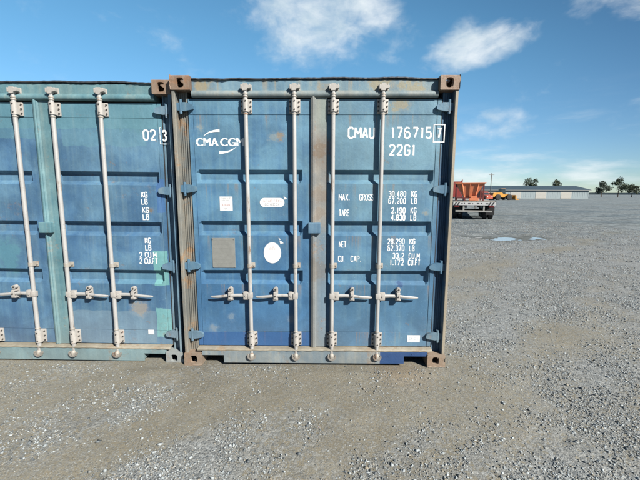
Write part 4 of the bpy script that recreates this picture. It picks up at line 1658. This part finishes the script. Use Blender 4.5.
def loader():
    t = thing('wheel_loader', 'yellow wheel loader parked far off beyond the trailer', 'wheel loader', (47.6, 89, 0), math.pi / 2 + .15)
    bm = BM()
    prism(bm, [(.2, .8), (.2, 1.75), (.6, 2.0), (2.9, 1.9), (3.1, 1.2), (2.9, .75)], 'x', -.9, .9)
    obj('engine_cover', bm, M_YEL, t)
    bm = BM()
    prism(bm, [(-1.9, .7), (-1.9, 1.2), (-.2, 1.5), (.19, 1.5), (.19, .7)], 'x', -.6, .6)
    obj('front_frame', bm, M_YEL, t)
    bm = BM()
    prism(bm, [(-.75, 1.52), (-.55, 2.9), (.5, 2.9), (.55, 2.02), (.15, 1.76), (.15, 1.52)], 'x', -.62, .62)
    cb = obj('cab', bm, M_GLASS, t)
    bm = BM()
    box(bm, -.68, .68, -.65, .6, 2.903, 3.0, .02)
    obj('cab_roof', bm, M_YEL, cb)
    bm = BM()
    for s in (-1, 1):
        prism(bm, [(-.6, 1.5), (-.5, 1.75), (-2.1, 1.45), (-3.1, .75), (-3.2, .5), (-3.0, .5), (-2.0, 1.15)], 'x', s * .5 - .08, s * .5 + .08)
    obj('lift_arm', bm, M_YEL, t)
    bm = BM()
    prism(bm, [(-3.2, .15), (-3.15, 1.2), (-3.35, 1.35), (-3.5, .9), (-3.55, .4), (-4.3, .12), (-4.3, .08), (-3.4, .06)], 'x', -1.3, 1.3)
    obj('bucket', bm, M_YEL, t)
    for y in (-1.5, 1.7):
        for s in (-1, 1):
            wheel(t, s * 1.05, y, .75, .75, .55, s)


loader()


def vehicle(name, label, cat, x, y, rz, mat, L, W, H, hood):
    t = thing(name, label, cat, (x, y, 0), rz)
    bm = BM()
    prism(bm, [(0, .35), (0, H * .55), (hood * .9, H * .60), (hood * 1.5, H * .97), (hood * 1.7, H), (L - .05, H), (L, H * .9), (L, .35)], 'x', -W / 2, W / 2)
    obj('body', bm, mat, t)
    bm = BM()
    d = .012
    prism(bm, [(hood * .95, H * .62), (hood * 1.52, H * .95), (hood * 1.50 - .02, H * .955), (hood * .95 - .03, H * .625)], 'x', -W * .44, W * .44)
    obj('windscreen', bm, M_GLASS, t)
    for s in (-1, 1):
        bm = BM()
        xx = s * (W / 2 + .006)
        prism(bm, [(hood * 1.15, H * .62), (hood * 1.62, H * .92), (hood * 2.3, H * .92), (hood * 2.3, H * .62)], 'x', xx - .006, xx + .006)
        obj('side_window', bm, M_GLASS, t)
        for yy in (hood * .75, L - .9):
            wheel(t, s * (W / 2 - .12), yy, .36, .36, .24, s)
        bm = BM()
        box(bm, s * W * .36 - .15, s * W * .36 + .15, -.02, .03, H * .38, H * .46, .01)
        obj('headlight', bm, M_WHITE, t)


vehicle('lorry', 'small red lorry parked right behind the trailer tail, left of the yellow loader', 'lorry', 43.1, 86, .35, M_VANR, 6.0, 2.1, 2.2, 1.1)
vehicle('parked_van', 'white van in front of the dark-roofed shed', 'van', 48.2, 104, 1.9, M_VANW, 5.2, 1.95, 2.5, .9)


def shed():
    t = thing('storage_shed', 'long low grey storage shed with dark blue roof at the far side of the yard', 'shed', (72, 119, 0), .02)
    bm = BM()
    box(bm, -17.5, 22, 0, 14, 0, 3.0)
    w = obj('wall', bm, M_SHEDW, t)
    bm = BM()
    prism(bm, [(-.5, 2.95), (7, 4.45), (14.5, 2.95), (14.5, 3.10), (7, 4.62), (-.5, 3.12)], 'x', -18.0, 22.5)
    obj('roof', bm, M_SHEDR, t)
    bm = BM()
    for k in range(66):
        x = -17.2 + k * .6
        box(bm, x - .05, x + .05, -.035, -.002, .35, 2.93)
    o = obj('cladding_ribs', bm, M_SHEDW, w)
    bm = BM()
    cyl(bm, (-18, -.58, 2.92), (22.5, -.58, 2.92), .09, n=8)
    obj('gutter', bm, M_TSTEEL, t)
    for x in (-13, -4, 5, 14):
        bm = BM()
        box(bm, x - 1.9, x + 1.9, -.06, .03, .02, 2.6)
        for k in range(9):
            box(bm, x - 1.85, x + 1.85, -.085, -.058, .1 + k * .27, .16 + k * .27)
        obj('roller_door', bm, M_TBAR, t)


shed()


def pole():
    t = thing('utility_pole', 'tall thin utility pole rising behind the yellow loader', 'utility pole', (50.2, 100.5, 0), .3)
    bm = BM()
    cyl(bm, (0, 0, 0), (0, 0, 7.7), .15, .10, 12)
    obj('post', bm, M_POLE, t, 40)
    bm = BM()
    box(bm, -.9, .9, -.15, -.09, 7.2, 7.32)
    obj('crossarm', bm, M_POLE, t)
    bm = BM()
    for x in (-.8, -.3, .3, .8):
        cyl(bm, (x, -.12, 7.32), (x, -.12, 7.5), .05, .035, 8)
    obj('insulators', bm, M_WHITE, t)


pole()


def trees():
    mt = simple('far_tree_bark', (.09, .075, .06), .9, 0, .2, 3, 0)
    mf = []
    for i, c_ in enumerate(((.050, .075, .040), (.070, .090, .045), (.045, .065, .045))):
        mf.append(simple('far_foliage', c_, .8, 0, .5, .9, 0))
    rr = random.Random(21)
    spots = [(98, 160, 9.5, 'round dark tree rising behind the shed roof, the nearer to the pole'), (115, 168, 8.5, 'dark tree with a ragged top rising behind the right half of the shed roof'),
             (140, 171, 8, 'low spreading tree just clear of the shed end'), (150, 173, 9.5, 'tallest of the trees standing clear of the shed on the skyline'),
             (165, 182, 7, 'small bushy tree farthest right on the skyline')]
    for i, (x, y, h, lab) in enumerate(spots):
        t = thing('tree', lab, 'tree', (x, y, 0), rr.uniform(0, 6), 'trees along the far edge of the yard')
        bm = BM()
        cyl(bm, (0, 0, 0), (.1, 0, h * .35), .24, .16, 10)
        cyl(bm, (.1, 0, h * .34), (-.1, .2, h * .8), .16, .04, 8)
        for k in range(5):
            a_ = rr.uniform(0, 6.28)
            cyl(bm, (.05, 0, h * (.3 + .08 * k)), (math.cos(a_) * h * .26, math.sin(a_) * h * .26, h * (.48 + .09 * k)), .09, .02, 6)
        obj('trunk', bm, mt, t)
        bm = BM()
        wdt = h * rr.uniform(.34, .50)
        cl = []
        for k in range(20):
            a_, u = rr.uniform(0, 6.28), rr.uniform(0, 1)
            rad = wdt * math.sqrt(rr.random()) * math.sin(math.pi * (.18 + .8 * u)) 
            cl.append((rad * math.cos(a_), rad * math.sin(a_), h * (.32 + .60 * u), h * rr.uniform(.09, .17)))
        for (cx_, cy_, cz_, cr) in cl:
            for q in range(70):
                d = Vector((rr.gauss(0, 1), rr.gauss(0, 1), rr.gauss(0, .8))).normalized() * cr * rr.uniform(.45, 1.1)
                p = Vector((cx_, cy_, cz_)) + d
                n = Vector((rr.gauss(0, 1), rr.gauss(0, 1), rr.gauss(0, 1))).normalized()
                u_ = n.orthogonal().normalized() * rr.uniform(.18, .38)
                v_ = n.cross(u_)
                bm.faces.new([bm.verts.new(p + e) for e in (-u_, -v_ * .6, u_, v_ * .7)])
        me = bpy.data.meshes.new('crown')
        bm.to_mesh(me)
        bm.free()
        link('crown', me, mf[i % 3], t)


trees()


def hills():
    bm = BM()
    A, B = [], []
    for i in range(140):
        a = math.radians(-30 + 150 * i / 139)
        d = 1500
        x, y = d * math.sin(a), d * math.cos(a)
        h = 2 + 7 * float(fbm(np.array(i * .07), np.array(.5), T3, 4)) + 2.0 * float(vnoise(np.array(i * .9), np.array(3.3), T2))
        A.append((x, y, h))
    for i in range(139):
        p, q = A[i], A[i + 1]
        k = 1.25
        vs = [bm.verts.new(v) for v in ((p[0], p[1], -2), (q[0], q[1], -2), q, p, (p[0] * k, p[1] * k, p[2] * .9), (q[0] * k, q[1] * k, q[2] * .9))]
        bm.faces.new(vs[:4])
        bm.faces.new((vs[3], vs[2], vs[5], vs[4]))
    bmesh.ops.remove_doubles(bm, verts=bm.verts, dist=.01)
    m = simple('hazed_hill_scrub', (.16, .20, .21), .95, 0, .4, .02, 0)  # distance haze mixed into the scrub colour
    o = obj('hills', bm, m)
    o['kind'] = 'structure'


hills()
